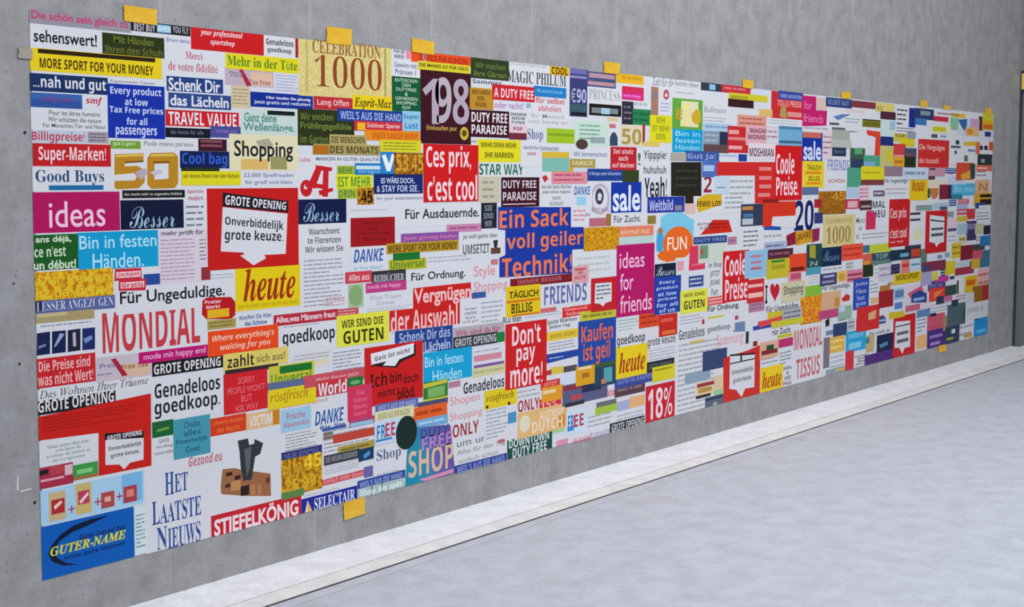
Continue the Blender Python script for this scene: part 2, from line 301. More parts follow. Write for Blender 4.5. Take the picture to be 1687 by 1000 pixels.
(0,'d6d8de','R',[35515,38000,12019,14139],[('b8b0c0','E',[35758,37746,12219,13940]),('dcd8e2','E',[36002,37493,12418,13742]),('34444c','E',[36245,37114,12783,13676]),('dce8e4','P',[36495,13017,36674,13478,36868,13013]),('dcd8e2','E',[36492,36926,13081,13412]),('b86878','R',[35168,37387,11601,12063]),('987038','R',[37385,37891,11598,12268])],[('b','90808c','BESTE WAHL',[35888,37692,12384,12616])]),
(0,'d6d8de','R',[38447,41945,345,2067],[('e0b078','R',[40027,41800,1095,1732]),('a4acd4','R',[38707,40031,1081,1639])],[('g','a0a8b0',2,[38716,41678,485,908])]),
(0,'d6d8de','R',[11971,14444,2661,3649],[],[('g','8c9098',6,[12222,14216,2762,3543])]),
(0,'d6d8de','R',[9837,13102,13872,14539],[],[('s','5a6496','22.000 Spielfreuden',[10003,12848,14230,14441]),('s','5a6496','für groß und klein',[10071,12781,13947,14157])]),
(0,'d6d8de','R',[6875,8029,12250,13846],[],[('b','b0485a','Sportiv',[7010,7850,13620,13799]),('b','b0485a','modern',[7064,7796,13378,13557]),('g','80848c',4,[6931,7928,12298,13237])]),
(0,'d6d8de','R',[48850,51663,6420,9079],[],[('b','60666a','im Shop',[49316,51082,8600,9005]),('b','60666a','JETZT',[49547,50851,8052,8457]),('b','60666a','JEUNE',[49547,50851,7504,7909]),('b','60666a','Fun',[49787,50611,6956,7361])]),
(0,'d6d8de','R',[33996,37772,14794,16035],[],[('b','747c9c','Mit Sonnenschutz',[34112,37455,15381,15642])]),
(0,'d6d8de','R',[30889,34019,12687,14017],[],[('b','70787c','Nur der beste Wechsel',[31110,33843,13678,13891]),('b','70787c','jedes schöne Angebot',[31169,33785,13390,13603]),('b','70787c','macht',[32101,32852,13102,13315]),('b','70787c','GLÜCKLICH',[31839,33114,12814,13027])]),
(0,'d6d8de','R',[16398,18807,10131,11183],[],[('o','2a5ca8','DANKE',[16558,18598,10537,11103]),('s','78b0d8','für Ihren Besuch',[16553,18511,10188,10377])]),
(0,'d6d8de','R',[38509,41996,4608,6141],[],[('b','3c3e44','goedkoop',[38644,41726,4684,5381]),('g','a0b0a0',4,[38760,41023,5577,6306])]),
(0,'d6d8de','R',[41292,48116,19303,20148],[],[('s','8c9098','Zeit für die besten Ideen',[42244,47734,19530,20024])]),
(0,'d6d8de','R',[45718,49245,4308,6134],[('b02838','R',[48607,48921,5247,5548])],[('g','a4a4b0',3,[45856,48760,5365,5959]),('b','505258','Genadeloos',[45728,48941,4508,5141])]),
(0,'d6d8de','R',[47595,52794,10516,11797],[('c82614','P',[48222,10764,49841,11653,51946,11604,52469,10824])],[('b','60646c','alle Preise',[47821,49694,11339,11529]),('b','60646c','im Fall',[48134,49381,11083,11273]),('g','90100c',2,[49377,51959,11029,11483])]),
(0,'d6d8de','R',[13777,16130,3463,4418],[],[('o','2a5ca4','DANKE',[14003,15853,3651,4261]),('b','2a4a90','für Sie',[14300,15927,3439,3598])]),
(0,'d6d8de','R',[25151,27934,4700,5882],[('d08898','R',[25298,27622,5254,5557]),('7c5898','R',[25299,27831,4849,5092])],[('g','a0a4b8',1,[25298,27621,5647,5829])]),
(0,'d6d8de','R',[13113,18629,14843,15234],[],[('b','70748c','MARKEN IN GUTER QUALITÄT',[14216,18463,14951,15161]),('s','c05060','Ladies',[13222,13882,14928,15105])]),
(0,'d6d8de','R',[35303,38653,300,1663],[('a0c040','R',[36409,38710,1177,1588]),('6c6c70','R',[36530,38639,1584,1858])],[('g','a0a4ac',3,[35672,38329,500,1251])]),
(0,'d6d8de','R',[13138,16779,312,901],[],[('g','b0b4bc',1,[13287,15580,640,773])]),
(0,'d6d8de','R',[11209,13214,19149,20035],[('a02030','R',[13033,13213,19209,20055])],[('b','1c1c20','Genadeloos',[11347,12926,19631,19882]),('b','1c1c20','goedkoop.',[11418,12854,19292,19543])]),
(0,'d6d8de','R',[48162,51723,17513,19180],[],[('s','90949c','Bullmann',[48545,51395,18219,18589]),('g','a4a8ac',2,[48408,51415,17623,17994])]),
(0,'d6d8de','R',[56512,61755,2937,4423],[('c8b838','R',[59267,61659,3395,3646])],[('b','50545a','Für Zucht',[58507,61353,3690,4106])]),
(0,'d6d8de','R',[31633,34787,3244,4418],[('d8c04c','R',[31972,33241,3894,4283]),('4c4c54','R',[33240,34543,3887,4215]),('b83040','R',[31520,32087,3916,4173]),('c8d8ec','R',[33071,34311,3187,3712])],[]),
(0,'d6d8de','R',[25682,29631,14300,15049],[],[('x','0c6a44','STAR WAY',[25732,29471,14390,14929])]),
(0,'d6d8de','R',[4762,7608,15276,15734],[],[('s','787c84','Pode mano paraiso',[4935,7359,15390,15619])]),
(0,'d6d8de','R',[11887,15039,4399,4971],[],[('s','c87c84','Gut gemacht und gut geschmeckt',[12030,14846,4584,4817])]),
(0,'d6d8de','R',[91434,98225,15424,17603],[('303840','R',[93470,94385,17072,17432]),('505868','R',[92297,94726,16755,16961]),('d4b02c','P',[95309,17304,98795,17424,98829,17052,95647,16998]),('4c5470','R',[93237,93845,16240,16549]),('706848','R',[95741,96684,15644,16168]),('7088b0','R',[96625,98543,16502,16713])],[]),
(0,'d6d8de','R',[47628,51254,12036,13491],[('d4ae20','P',[47776,12951,49160,13306,50910,13367,51015,12610,49818,12403,47952,12138,47712,12511])],[('b','4c2008','FEWO LOS',[47784,50852,12486,12821])]),
(0,'d6d8de','R',[35382,38930,18199,19217],[],[('e','8c949c','PRINCESS',[35562,38737,18462,19020])]),
(0,'d6d8de','P',[70720,17537,73776,17702,76741,17730,76843,16121,70909,16131],[('d8402c','P',[73887,17794,76620,17727,76745,15752,75543,15739,75686,17293,74025,17438])],[]),
(0,'d6d8de','R',[6699,8838,2899,3528],[],[('o','bc6c78','Gezond.eu',[6854,8641,2998,3409])]),
(0,'d6d8de','R',[28185,33768,19679,20201],[],[('s','a4a8ac','Das schönste Angebot der Stadt',[28289,31500,19803,20015])]),
(0,'d6d8de','R',[29723,33683,16896,17643],[],[('s','a4a8b0','Ihr Mensch',[30154,33181,17306,17518]),('s','a4a8b0','von heute an',[29884,33451,17020,17232])]),
(0,'d6d8de','R',[77621,83246,12567,14371],[],[('b','60747c','Für Ungeduldige.',[77713,82549,13755,14181]),('g','a8a8b4',2,[77885,82473,12855,13519])]),
(0,'d6d8de','R',[53831,56984,9434,11211],[],[('g','70787c',4,[54003,56270,9721,10903])]),
(0,'d6d8de','R',[29251,34108,15584,16146],[],[('b','6c7488','Herzliche Sommerzeit',[29465,32662,15638,15887])]),
(0,'d6d8de','R',[49238,52999,4521,5829],[('ccc438','P',[49302,5846,51972,5763,51322,5503,49312,5505])],[('b','60646a','goedkoop',[49328,52340,4584,5045])]),
(0,'d6d8de','R',[5048,6310,3607,4475],[],[('s','6c747c','SAFE',[5388,5903,4150,4315]),('s','6c747c','vandaag',[5219,6072,3928,4093]),('s','6c747c','voorstel',[5165,6126,3706,3870])]),
(0,'d6d8de','R',[83206,87032,8870,11533],[('3c3c40','R',[83260,85560,11250,11446]),('484c4c','R',[83295,85596,10760,10956]),('d8d4b4','E',[83913,86236,9169,10156])],[]),
(0,'d6d8de','R',[9503,11622,8212,8806],[],[('b','3c5c9c','Kaufen Sie hier',[9670,11482,8541,8731]),('b','3c5c9c','das Schöne',[9947,11205,8285,8474])]),
(0,'d6d8de','R',[57346,63252,4906,5902],[],[('b','5c6068','Für Ungeduldige.',[57527,62654,5169,5708])]),
(0,'d6d8de','R',[30364,33327,17587,18459],[],[('b','cc6c74','für selbst',[30527,33212,18062,18367]),('b','cc6c74','abholen.',[30771,32968,17650,17955])]),
(0,'d6d8de','R',[23462,26200,1626,2405],[],[('x','a02834','ONLY',[23604,25698,1740,2368])]),
(0,'d6d8de','R',[34681,38828,1895,2641],[],[('b','c83c48','Sonderaktion',[36024,38695,2056,2500])]),
(0,'d6d8de','R',[74610,78740,10572,12520],[],[('b','34383c','MAL',[75422,77974,11941,12473]),('b','34383c','NEU',[75422,77974,11221,11753])]),
(0,'d6d8de','R',[72125,75389,9373,11650],[('c82c54','R',[74288,75354,10345,11766])],[('s','5c7470','Merci',[72355,73973,10858,11299]),('s','5c7470','de',[72810,73519,10262,10703]),('s','5c7470','votre',[72355,73973,9667,10108])]),
(0,'d6d8de','R',[26768,30473,17534,18106],[('90b0c0','R',[29665,30094,17763,18007])],[('s','a468b0','oder recht?',[26969,29452,17670,18000])]),
(0,'d6d8de','R',[33961,35939,12613,13914],[('94c8e4','R',[34377,35334,12778,13232])],[('o','2a68b4','DANKE',[34134,35752,13329,13784])]),
(0,'d6d8de','R',[57120,59895,5771,7567],[('c01c2c','P',[58761,6878,58779,6957,58902,7105,59143,7157,59395,7031,59510,6789,59416,6536,59177,6319,58942,6130,58819,5978,58800,5915,58775,5981,58640,6150,58390,6370,58137,6616,58024,6879,58117,7106,58356,7202,58600,7123,58735,6960])],[('b','242424','I',[57309,57673,5922,7137])]),
(0,'d6d8de','R',[19201,21135,18791,19554],[],[('s','50587c','Gewinn mit',[19369,20959,19213,19445]),('s','50587c','Prämien 1',[19441,20887,18900,19132])]),
(0,'d6d8de','R',[21634,24422,10000,10604],[],[('g','a8acb8',2,[21770,25051,10242,10588])]),
(0,'d6d8de','R',[44504,48211,18739,19634],[],[('g','9ca4a4',1,[44934,47296,19159,19337])]),
(0,'d6d8de','R',[37891,41312,11479,12298],[],[('s','2c2c30','Für Zucht.',[38210,41107,11750,12126])]),
(0,'d6d8de','R',[66645,71297,14580,15799],[],[('b','7c84bc','FRIENDS',[66961,70741,14754,15537])]),
(0,'d6d8de','R',[49212,54162,5633,6405],[],[('b','3c4044','Für Ordnung.',[49290,53561,5844,6306])]),
(0,'d6d8de','R',[51095,54437,12047,13200],[],[('g','90a0a4',3,[51419,54093,12201,13123])]),
(0,'d6d8de','R',[17913,21555,13116,13500],[],[('s','5c6a94','for your entertainment',[18119,21376,13198,13418])]),
(0,'d6d8de','R',[85036,88263,138,2721],[('e0b078','R',[85360,87886,195,1311])],[('g','70809c',4,[85400,87640,1513,2726])]),
(0,'d6d8de','R',[29514,33326,6958,7498],[('d06868','R',[30934,32514,7251,7474])],[('g','98a4b8',2,[29622,33036,7028,7282])]),
(0,'d6d8de','R',[29674,31529,15879,16928],[],[('c','5c6898','Shop',[29782,31197,16062,16740])]),
(0,'d6d8de','R',[72963,79108,9295,10315],[],[('g','9c9ca4',2,[73539,78603,9572,10128])]),
(0,'d6d8de','R',[56791,59917,9922,11216],[('2450a4','P',[56949,11170,59517,11105,59532,10737,56963,10811])],[('g','a0a4ac',1,[56978,59925,10162,10567])]),
(0,'d6d8de','R',[42958,44585,17863,19508],[('b04c5c','P',[43576,19255,43856,19373,44142,19282,44222,18934,43871,18743,43513,18903]),('f0e0e4','P',[43653,18944,43860,19198,44079,18963])],[('g','a8a0c0',3,[43246,44379,18005,18636])]),
(0,'d6d8de','R',[33856,35649,11543,12714],[],[('g','d08890',3,[34091,35284,11871,12585]),('b','686c74','Ja.',[35223,35769,12146,12375])]),
(0,'d6d8de','R',[83723,88401,17324,18790],[('504c5c','R',[87588,89006,17518,17816])],[]),
(0,'d6d8de','R',[2149,3283,16723,17243],[],[('o','b02020','smf',[2309,3037,16830,17133])]),
(0,'d6d8de','R',[50201,54847,15189,15874],[('283c90','R',[53146,54332,15276,15738]),('a8b0d8','R',[50437,52974,15561,15674])],[]),
(0,'d6d8de','R',[37437,38836,16009,17474],[('34485e','P',[37700,16001,37693,16466,37941,16737,38259,16745,38519,16484,38527,16016]),('d8c090','R',[37426,38567,17337,17536]),('c07078','R',[37431,38317,16968,17201])],[]),
(0,'d6d8de','R',[57047,62662,17594,18239],[],[('g','a8b4b8',2,[57405,62076,17753,18115])]),
(0,'d6d8de','R',[66915,70364,13316,14622],[],[('b','c06068','SCHÖN',[67122,70029,13883,14188])]),
(0,'d6d8de','R',[87081,93683,6945,8022],[('7484a8','R',[89790,90964,7455,7763]),('8898b4','R',[91545,92746,7480,7896])],[]),
(0,'d6d8de','R',[29255,30985,14794,15686],[],[('b','a83c3c','enorm',[29787,30545,15380,15533])]),
(0,'d6d8de','R',[98229,103733,13953,15468],[],[('g','707880',2,[99049,102036,14278,14926])]),
(0,'d6d8de','R',[3328,5955,17640,17862],[],[('s','6a6a74','Supermarkt Clever',[3411,5513,17676,17809])]),
(0,'d6d8de','R',[66245,72147,5963,6718],[],[('b','5c6068','Für Ungeduldige.',[66456,71466,6110,6553])]),
(0,'d6d8de','R',[75086,77390,4443,6689],[('d8b078','R',[75487,76943,4635,5103])],[('g','7c90a0',4,[75303,77121,5380,6503])]),
(0,'d6d8de','R',[19205,21182,19582,20099],[('d8909c','R',[20182,20570,19622,20085])],[('b','404a68','FÜR SIE',[19331,20096,19840,20012]),('b','404a68','MARKEN',[19381,20046,19607,19779])]),
(0,'d6d8de','R',[95448,99810,-79,1661],[('c09c28','P',[96739,595,98994,567,99202,58,97096,134])],[('g','a8a0a8',2,[95788,99452,130,1453])]),
(0,'d6d8de','R',[55597,58770,4006,4979],[('d04058','P',[56299,4803,59684,4866,59698,4535,56308,4562]),('2c409c','P',[55600,4539,58760,4609,58774,4281,55611,4259])],[]),
(0,'d6d8de','R',[25046,28189,18699,19081],[],[('b','2a4464','Sommer',[25191,27573,18776,18981])]),
(0,'d6d8de','R',[60137,61978,-182,1631],[],[('b','48505c','KARL',[60328,61683,1159,1426]),('b','48505c','&',[60811,61200,798,1065]),('b','48505c','UND',[60482,61528,438,705]),('b','48505c','PAUL',[60328,61683,77,344])]),
(0,'d6d8de','R',[88095,94033,2788,3827],[],[('g','98a0a8',3,[88554,93541,2913,3702])]),
(0,'d6d8de','R',[27306,29623,6875,7430],[],[('b','34383e','BLU Man',[27719,29300,6964,7272])]),
(0,'d6d8de','R',[68004,70870,194,1543],[],[('g','a4aab4',3,[68229,70636,356,1381])]),
(0,'d6d8de','R',[79629,82718,18267,19777],[],[('g','3c4048',4,[79885,82067,18262,19676])]),
(0,'d6d8de','R',[48365,50092,13231,14495],[],[('x','8c2034','2',[48598,49616,13344,14346])]),
(0,'d6d8de','R',[75838,79294,6330,7555],[],[('g','b8b0a0',3,[76108,79011,6477,7408])]),
(0,'d6d8de','R',[59516,61824,1372,2630],[],[('g','6c8094',4,[59698,61636,1523,2479])]),
(0,'d6d8de','R',[28197,29830,16883,17579],[],[('b','3c403c','IMMER',[28300,29723,17341,17489]),('b','3c403c','MEHR',[28430,29593,17143,17290]),('b','3c403c','FUNK',[28430,29593,16944,17091])]),
(0,'d6d8de','R',[92345,96049,4343,5822],[('2c3434','P',[94768,5366,95236,5339,95335,4169,94866,4198]),('30303c','R',[92905,94129,5540,5803])],[]),
(0,'d6d8de','R',[45184,47048,8535,9484],[('d8a0a8','R',[45405,46221,8696,9279])],[]),
(0,'d6d8de','R',[86810,89943,12373,13827],[('c07840','E',[87652,89653,12471,13726]),('3c4c40','R',[86956,87658,12586,13482])],[]),
(0,'d6d8de','R',[41311,43250,11476,12247],[('8c7c38','R',[41859,42830,11579,12070])],[]),
(0,'d6d8de','R',[67842,71143,3585,4479],[('14241c','P',[67104,4039,67842,4157,67869,3627,67235,3547]),('3c3828','R',[69359,70689,3810,4304])],[]),
(0,'d6d8de','R',[69498,72075,4918,6088],[('c03030','P',[69947,5423,70818,5725,71502,5546,71409,5192,70181,5185])],[]),
(0,'d6d8de','R',[62583,67566,17399,17903],[],[('g','b0a8b0',1,[62967,67153,17459,17842])]),
(0,'d6d8de','R',[66181,70717,7372,7988],[],[('g','a8acb4',1,[66533,70342,7446,7914])]),
(0,'d6d8de','R',[40114,42133,18048,18697],[],[('g','a8b4b4',1,[40273,41969,18126,18619])]),
(0,'d6d8de','R',[99059,103421,10254,11345],[],[('g','707c94',3,[99400,103063,10385,11214])]),
(0,'d6d8de','R',[56756,59524,1718,2416],[],[('g','7c8890',2,[56972,59298,1802,2332])]),
(0,'d6d8de','R',[74918,80116,1999,2569],[],[('b','5c6068','Für Zucht. Ja.',[75396,79603,2142,2474])]),
(0,'d6d8de','R',[72460,75645,78,916],[],[('b','34383c','immer',[72688,75281,774,922]),('b','34383c','nur',[73166,74803,575,723]),('b','34383c','für',[73166,74803,376,524]),('b','34383c','Dich',[72924,75045,178,325])]),
(0,'d6d8de','R',[99495,102494,16226,17627],[('282c2c','R',[99825,100650,16701,17076]),('282c2c','R',[100983,101989,16719,17098])],[]),
(0,'d6d8de','R',[40572,41244,14512,15919],[],[('b','3c7c58','!',[40704,41040,14958,15644])]),
(0,'d6d8de','R',[79572,83986,17711,18281],[],[('g','606c78',2,[79915,83623,17780,18213])]),
(0,'d6d8de','R',[38793,41295,19191,19529],[],[]),
(0,'d6d8de','R',[63962,66012,6694,7467],[],[('g','a0a4b0',3,[64123,65845,6787,7374])]),
(0,'d6d8de','R',[67040,68760,2742,3539],[('7484a8','R',[67255,68762,2910,3265])],[]),
(0,'d6d8de','R',[78509,80545,2971,3836],[('7c3038','R',[77278,78271,3109,3585])],[]),
(0,'d6d8de','R',[92030,94464,8577,9515],[],[('g','98a4b0',2,[92222,94266,8690,9403])]),
(0,'d6d8de','R',[30993,31828,13957,14458],[('c42c30','P',[31103,14270,31435,14395,31716,14207,31383,13989])],[]),
(0,'d6d8de','R',[24903,25681,15788,16138],[],[('b','6c6468','und',[25000,25485,15933,16078])]),
(0,'d6d8de','R',[76321,77178,2436,3664],[('8c5850','R',[76437,77049,2720,3569])],[]),
(0,'b87898','R',[51859,53092,10023,10518],[],[('g','6c7484',1,[51957,52992,10083,10459])]),
(0,'b87898','R',[44545,45794,15305,15718],[],[('g','6c7484',1,[44644,45693,15355,15669])]),
(0,'c85058','R',[94464,97328,11967,12387],[],[('g','d0d0d8',2,[94689,97095,12018,12337])]),
(0,'8ca4a0','R',[84465,88364,11552,12026],[],[('g','6c7484',2,[84769,88044,11609,11969])]),
(0,'705878','R',[75511,77765,12814,13275],[],[('g','d0d0d8',1,[75688,77582,12869,13220])]),
(0,'d8c8d0','R',[94441,97643,3468,4135],[],[('g','6c7484',2,[94692,97382,3548,4055])]),
(0,'b87898','R',[91872,93279,14536,14986],[],[('g','6c7484',2,[91984,93165,14590,14932])]),
(0,'c4ccd8','R',[89619,91210,17465,17884],[],[('g','6c7484',1,[89745,91082,17515,17834])]),
(0,'8ca4a0','R',[91655,93541,10858,11380],[],[('g','6c7484',2,[91804,93388,10921,11318])]),
(0,'c85058','R',[94282,97204,11020,11535],[],[('g','d0d0d8',1,[94512,96966,11082,11474])]),
(0,'385090','R',[46862,48735,7618,8294],[],[('g','d0d0d8',2,[47010,48583,7699,8213])]),
(0,'d8c8d0','R',[99385,100693,8472,9112],[],[('g','6c7484',2,[99489,100587,8549,9035])]),
(0,'b87898','R',[54914,57242,5483,6146],[],[('g','6c7484',2,[55097,57052,5562,6066])]),
(0,'c0c8c0','R',[70577,72050,7467,8101],[],[('g','6c7484',2,[70694,71931,7543,8025])]),
(0,'385090','R',[92274,94048,11832,12354],[],[('g','d0d0d8',2,[92415,93904,11895,12291])]),
(0,'b0b4bc','R',[71212,72464,2964,3771],[],[('g','6c7484',2,[71311,72363,3061,3674])]),
(0,'385090','R',[90510,94359,14611,15039],[],[('g','d0d0d8',2,[90811,94044,14662,14988])]),
(0,'d8b890','R',[78780,80189,5743,6181],[],[('g','6c7484',1,[78891,80076,5795,6128])]),
(0,'3c4450','R',[90659,91929,5903,6517],[],[('g','d0d0d8',2,[90760,91826,5977,6444])]),
(0,'385090','R',[77071,78601,2944,3422],[],[('g','d0d0d8',1,[77192,78478,3002,3364])]),
(1,'96909e','R',[0,4415,19544,20013],[],[('b','c0426c','Die schön sein gleich zu',[76,4275,19627,19989])]),
(0,'1c1c20','R',[4409,7297,19638,19998],[('7ab4d4','R',[5647,6327,19673,19967])],[('b','c8c8d0','BEST BUY',[4552,5560,19668,19935]),('b','e6f0f6','WHEN',[5676,6297,19719,19922]),('b','b0b0b8','YOU FLY',[6416,7204,19715,19966])]),
(1,'c81a1e','R',[7318,11213,19169,20043],[],[('o','f0d6dc','your professional',[7819,10038,19690,19972]),('o','f0d6dc','sportshop',[8315,9603,19364,19623])]),
(1,'2c3414','R',[3089,5986,18719,19471],[],[('b','65702c','Mit Händen',[3611,5484,19133,19406]),('b','65702c','Ihren den Schuh',[3198,5897,18764,19037])]),
(1,'e6cb1c','R',[-18,5852,17938,18716],[('2a1c08','R',[314,5536,18545,18696])],[('b','3c2808','MORE SPORT FOR YOUR MONEY',[378,5438,18047,18393])]),
(1,'16305e','R',[-39,3299,17235,17851],[],[('b','e2e2ea','...nah und gut',[85,3217,17257,17789])]),
(0,'3a62a8','R',[-31,2150,16682,17189],[('30509a','R',[15,2094,16704,16957])],[('s','80407e','billig leben',[470,1808,16855,17088])]),
(0,'b9c8d4','R',[-68,2355,15436,15903],[],[('b','c0344a','Billigpreise!',[-19,2221,15456,15859])]),
(0,'a49aa4','R',[2355,3277,15489,15902],[],[('g','5c5866',3,[2408,3222,15532,15859])]),
(1,'1231a2','R',[3274,5960,15700,17662],[],[('b','cfd8f4','Every product',[3402,5798,17216,17572]),('b','cfd8f4','at low',[4061,5146,16905,17172]),('b','cfd8f4','Tax Free prices',[3357,5871,16548,16860]),('b','cfd8f4','for all',[4128,5100,16192,16460]),('b','cfd8f4','passengers',[3614,5558,15722,16102])]),
(0,'22407c','R',[6072,8955,17527,18083],[],[('m','e2e2ea','Schenk Dir',[6161,8794,17549,18035])]),
(0,'2c4884','R',[6147,9365,16909,17469],[],[('m','e2e2ea','das Lächeln',[6237,9235,16979,17398])]),
(1,'c81f26','R',[5983,9780,16213,16821],[],[('b','e2e2ea','TRAVEL VALUE',[6132,9648,16260,16751])]),
(0,'cfc09c','R',[9369,10429,17014,17926],[],[('g','a09478',5,[9452,10343,17124,17816])]),
(0,'bcaab6','R',[9057,11812,17902,18601],[('dcb8a0','R',[10441,11671,17934,18469]),('a8203c','P',[9783,18588,10014,18554,10504,17932,10235,17894])],[('o','70608a','Prix',[9255,10110,18358,18439]),('o','70608a','Tax',[9352,10013,18248,18330]),('b','8a6070','Tax Free',[10372,11565,17978,18173])]),
(0,'cfd2de','R',[11738,13374,17635,18603],[],[('g','a4a8ba',6,[11866,13240,17752,18487])]),
(1,'ddd21e','R',[9100,13204,18544,19151],[],[('c','3c7c28','Mehr in der Tüte',[9198,13132,18666,19055])]),
(0,'0d2f90','R',[10427,14061,17101,17695],[],[('b','e2e2ea','Hier kaufen Sie günstig',[11313,13914,17414,17563]),('b','e2e2ea','Jetzt gratis und reduziert',[10627,13912,17201,17374])]),
(0,'101624','R',[5972,8246,15776,16147],[],[('s','6c7486','das beste für alle',[6211,7900,15914,16076])]),
(0,'484c92','R',[8247,9870,15818,16270],[],[('s','8a70b8','immer gut',[8534,9672,15938,16177])]),
(1,'c3d4ce','R',[9877,13062,15992,16999],[('141c1c','R',[11372,12959,16802,16976])],[('m','4f8a80','Ganz deine',[10080,11891,16494,16860]),('m','4f8a80','Wellenlänge.',[10006,12950,16042,16460])]),
(0,'6ea02e','R',[3353,4762,15312,15600],[],[('b','cfe0c0','gut & gern',[3492,4504,15400,15555])]),
(0,'3c101e','R',[7607,9105,15284,15756],[('8a4a58','R',[7735,8848,15613,15708]),('8a4a58','R',[7732,8845,15448,15543])],[]),
(1,'c21c22','R',[13,3371,14653,15446],[],[('x','f0d6dc','Super-Marken!',[238,3151,14717,15360])]),
(0,'0f1c50','R',[6671,9257,14620,15279],[],[('b','2c60c4','Cool bag',[6763,9126,14644,15231])]),
(0,'2c3414','R',[6724,8698,14502,14643],[],[]),
(0,'dcd21e','R',[6717,9837,13960,14504],[],[('b','6c6410','wir bieten Ihnen hier den Nutzen',[6811,9740,14244,14409])]),
(1,'dfd8b2','R',[9230,13117,14538,15985],[('d8b468','R',[9847,11374,14585,15000]),('9a9460','R',[11513,12464,14591,15113]),('aaa68c','P',[10670,15731,11425,15845,11699,15554,11004,15347])],[('f','1c1c20','Shopping',[9493,12829,14907,15741])]),
(1,'b0125c','R',[-45,3736,12324,13749],[],[('s','f0c8dc','ideas',[608,3068,12496,13425])]),
(0,'1c1c20','R',[3864,6888,13495,13790],[],[('b','b8b8b0','das macht mich so angenehm fröhlich',[3949,6734,13563,13699])]),
(1,'0c1636','R',[3762,6810,12335,13427],[],[('h','a4c4dc','Besser',[4182,6351,12381,13177])]),
(1,'1a5a20','R',[-87,1844,11024,12265],[],[('b','cfe0c4','ans déjà,',[26,1539,11927,12225]),('b','cfe0c4',"ce n'est",[-36,1292,11484,11846]),('b','cfe0c4','un début!',[-75,1726,11048,11369])]),
(1,'0f9acc','R',[1820,5515,10931,12291],[],[('s','b4e2f4','Bin in festen',[1881,5434,11690,12180]),('s','b4e2f4','Händen.',[2452,4803,10953,11511])]),
(1,'d6ccd8','R',[5569,7992,10214,12269],[],[('b','5c5a64','mehr prüft für',[5678,7820,12014,12247]),('g','b898ac',11,[5626,7454,10320,11950]),('g','80848c',6,[7587,7966,11010,11909])]),
(1,'~c07010~e8c020~45','R',[-120,3361,9968,10966],[],[('b','e0c030','Der Reisen',[87,3201,10509,10856]),('b','e0c030','ist da! heute',[-27,3244,10033,10424])]),
(1,'54629a','R',[-66,3426,9484,9963],[('26305e','R',[-42,261,9617,9978])],[('e','e2e2ea','BESSER ANGEZOGEN',[10,3343,9593,9919])]),
(0,'2a4896','R',[4786,5579,10235,10647],[],[]),
(0,'8e3038','R',[7662,8138,10266,10766],[],[]),
(0,'c42c3c','P',[3459,10916,4681,10900,4700,10490,4932,10477,4864,10048,3607,10102,3616,10483,3420,10471],[('f0c4c8','R',[3510,4646,10570,10795]),('f0c4c8','R',[3696,4810,10176,10402])],[('b','c03040','Jackpot',[3566,4588,10592,10772]),('b','c03040','Gratis',[3753,4752,10199,10379])]),
(1,'e2c914','R',[9460,13185,8904,10650],[],[('j','a02c0c','heute',[9896,12895,9248,10596]),('b','b89c10','das kostet doch nicht die Welt',[9614,13029,9003,9178])]),
(0,'b8161c','P',[7704,9468,7928,9573,9222,9512,9450,9302,9440,8766,9206,8638,7911,8714,7661,8924],[('e0b020','R',[7947,9111,8739,9076])],[('b','f0d6dc','Prater',[7827,8693,9312,9455]),('b','f0d6dc','Markt',[7893,8628,9119,9262])]),
(0,'a8984e','R',[7939,9467,8290,8653],[],[('g','7c6c34',2,[8059,9342,8334,8609])]),
(0,'b42c3c','R',[11588,15507,8126,8590],[],[('b','f0d6dc','Alles,was Männern freut',[11729,15352,8203,8513])]),
(0,'c04a50','R',[15432,16854,8210,8556],[],[('g','e0a8a8',2,[15544,16738,8251,8514])]),
(0,'a4bc98','R',[16184,17184,8571,9589],[('86a870','E',[16223,17143,8625,9535])],[]),
(0,'a8986c','R',[-53,2479,9170,9516],[('c4b48c','R',[-1,1282,9385,9514])],[]),
(1,'c6242c','R',[-59,2481,6886,7930],[],[('b','f0b8b8','Die Preise sind',[24,2243,7460,7850]),('b','f0b8b8','was nicht Wert!',[-15,2366,6954,7389])]),
(1,'c4b8c4','R',[2512,5118,6816,7721],[('d8b498','R',[3618,4998,6874,7375]),('a8203c','P',[3179,7602,3404,7624,3952,6934,3696,6916])],[('s','6c6890','Preis',[2677,3397,7303,7481]),('b','90603c','Free Tax',[3678,4943,7170,7352]),('g','8a84a4',1,[2559,3332,6998,7155])]),
(0,'b8146e','R',[4487,7947,7280,7725],[],[('s','f0b8dc','mode mit happy end',[4719,7819,7345,7649])]),
(1,'1c1c20','R',[-93,3361,5937,6441],[],[('x','e0e0e0','GROTE OPENING',[-41,3279,6026,6443])]),
(1,'c8201a','P',[-57,5888,5035,6122,5000,3359,2515,3371,2557,4961,-82,5051],[('d6d8de','P',[2859,4873,4649,4713,4624,3651,3985,3635,3694,3429,3472,3647,2829,3726]),('1c1c20','P',[2832,4900,4650,4736,4644,4482,2825,4653])],[('g','a41410',5,[146,4779,5277,5856]),('b','e2e2ea','GROTE OPENING',[2940,4559,4612,4794]),('b','44464c','Onverbiddelijk',[2982,4545,4177,4380]),('b','44464c','grote keuze.',[3083,4444,3901,4105])]),
(0,'a82c48','R',[-67,1383,3307,4070],[('1c1c20','P',[-37,3964,321,3971,317,3820,-42,3792]),('b8404e','R',[398,968,3739,4044]),('d8b8c0','R',[1021,1363,3634,4007]),('e0a0a8','R',[-20,985,3553,3640])],[]),
(0,'3c9848','R',[1388,2493,3378,3934],[('b86030','R',[1435,2487,3396,3485]),('86c880','R',[1548,2247,3585,3740])],[]),
(1,'a6cde6','R',[-65,4618,1988,3241],[('78b4de','R',[3563,4540,2128,3231])],[]),
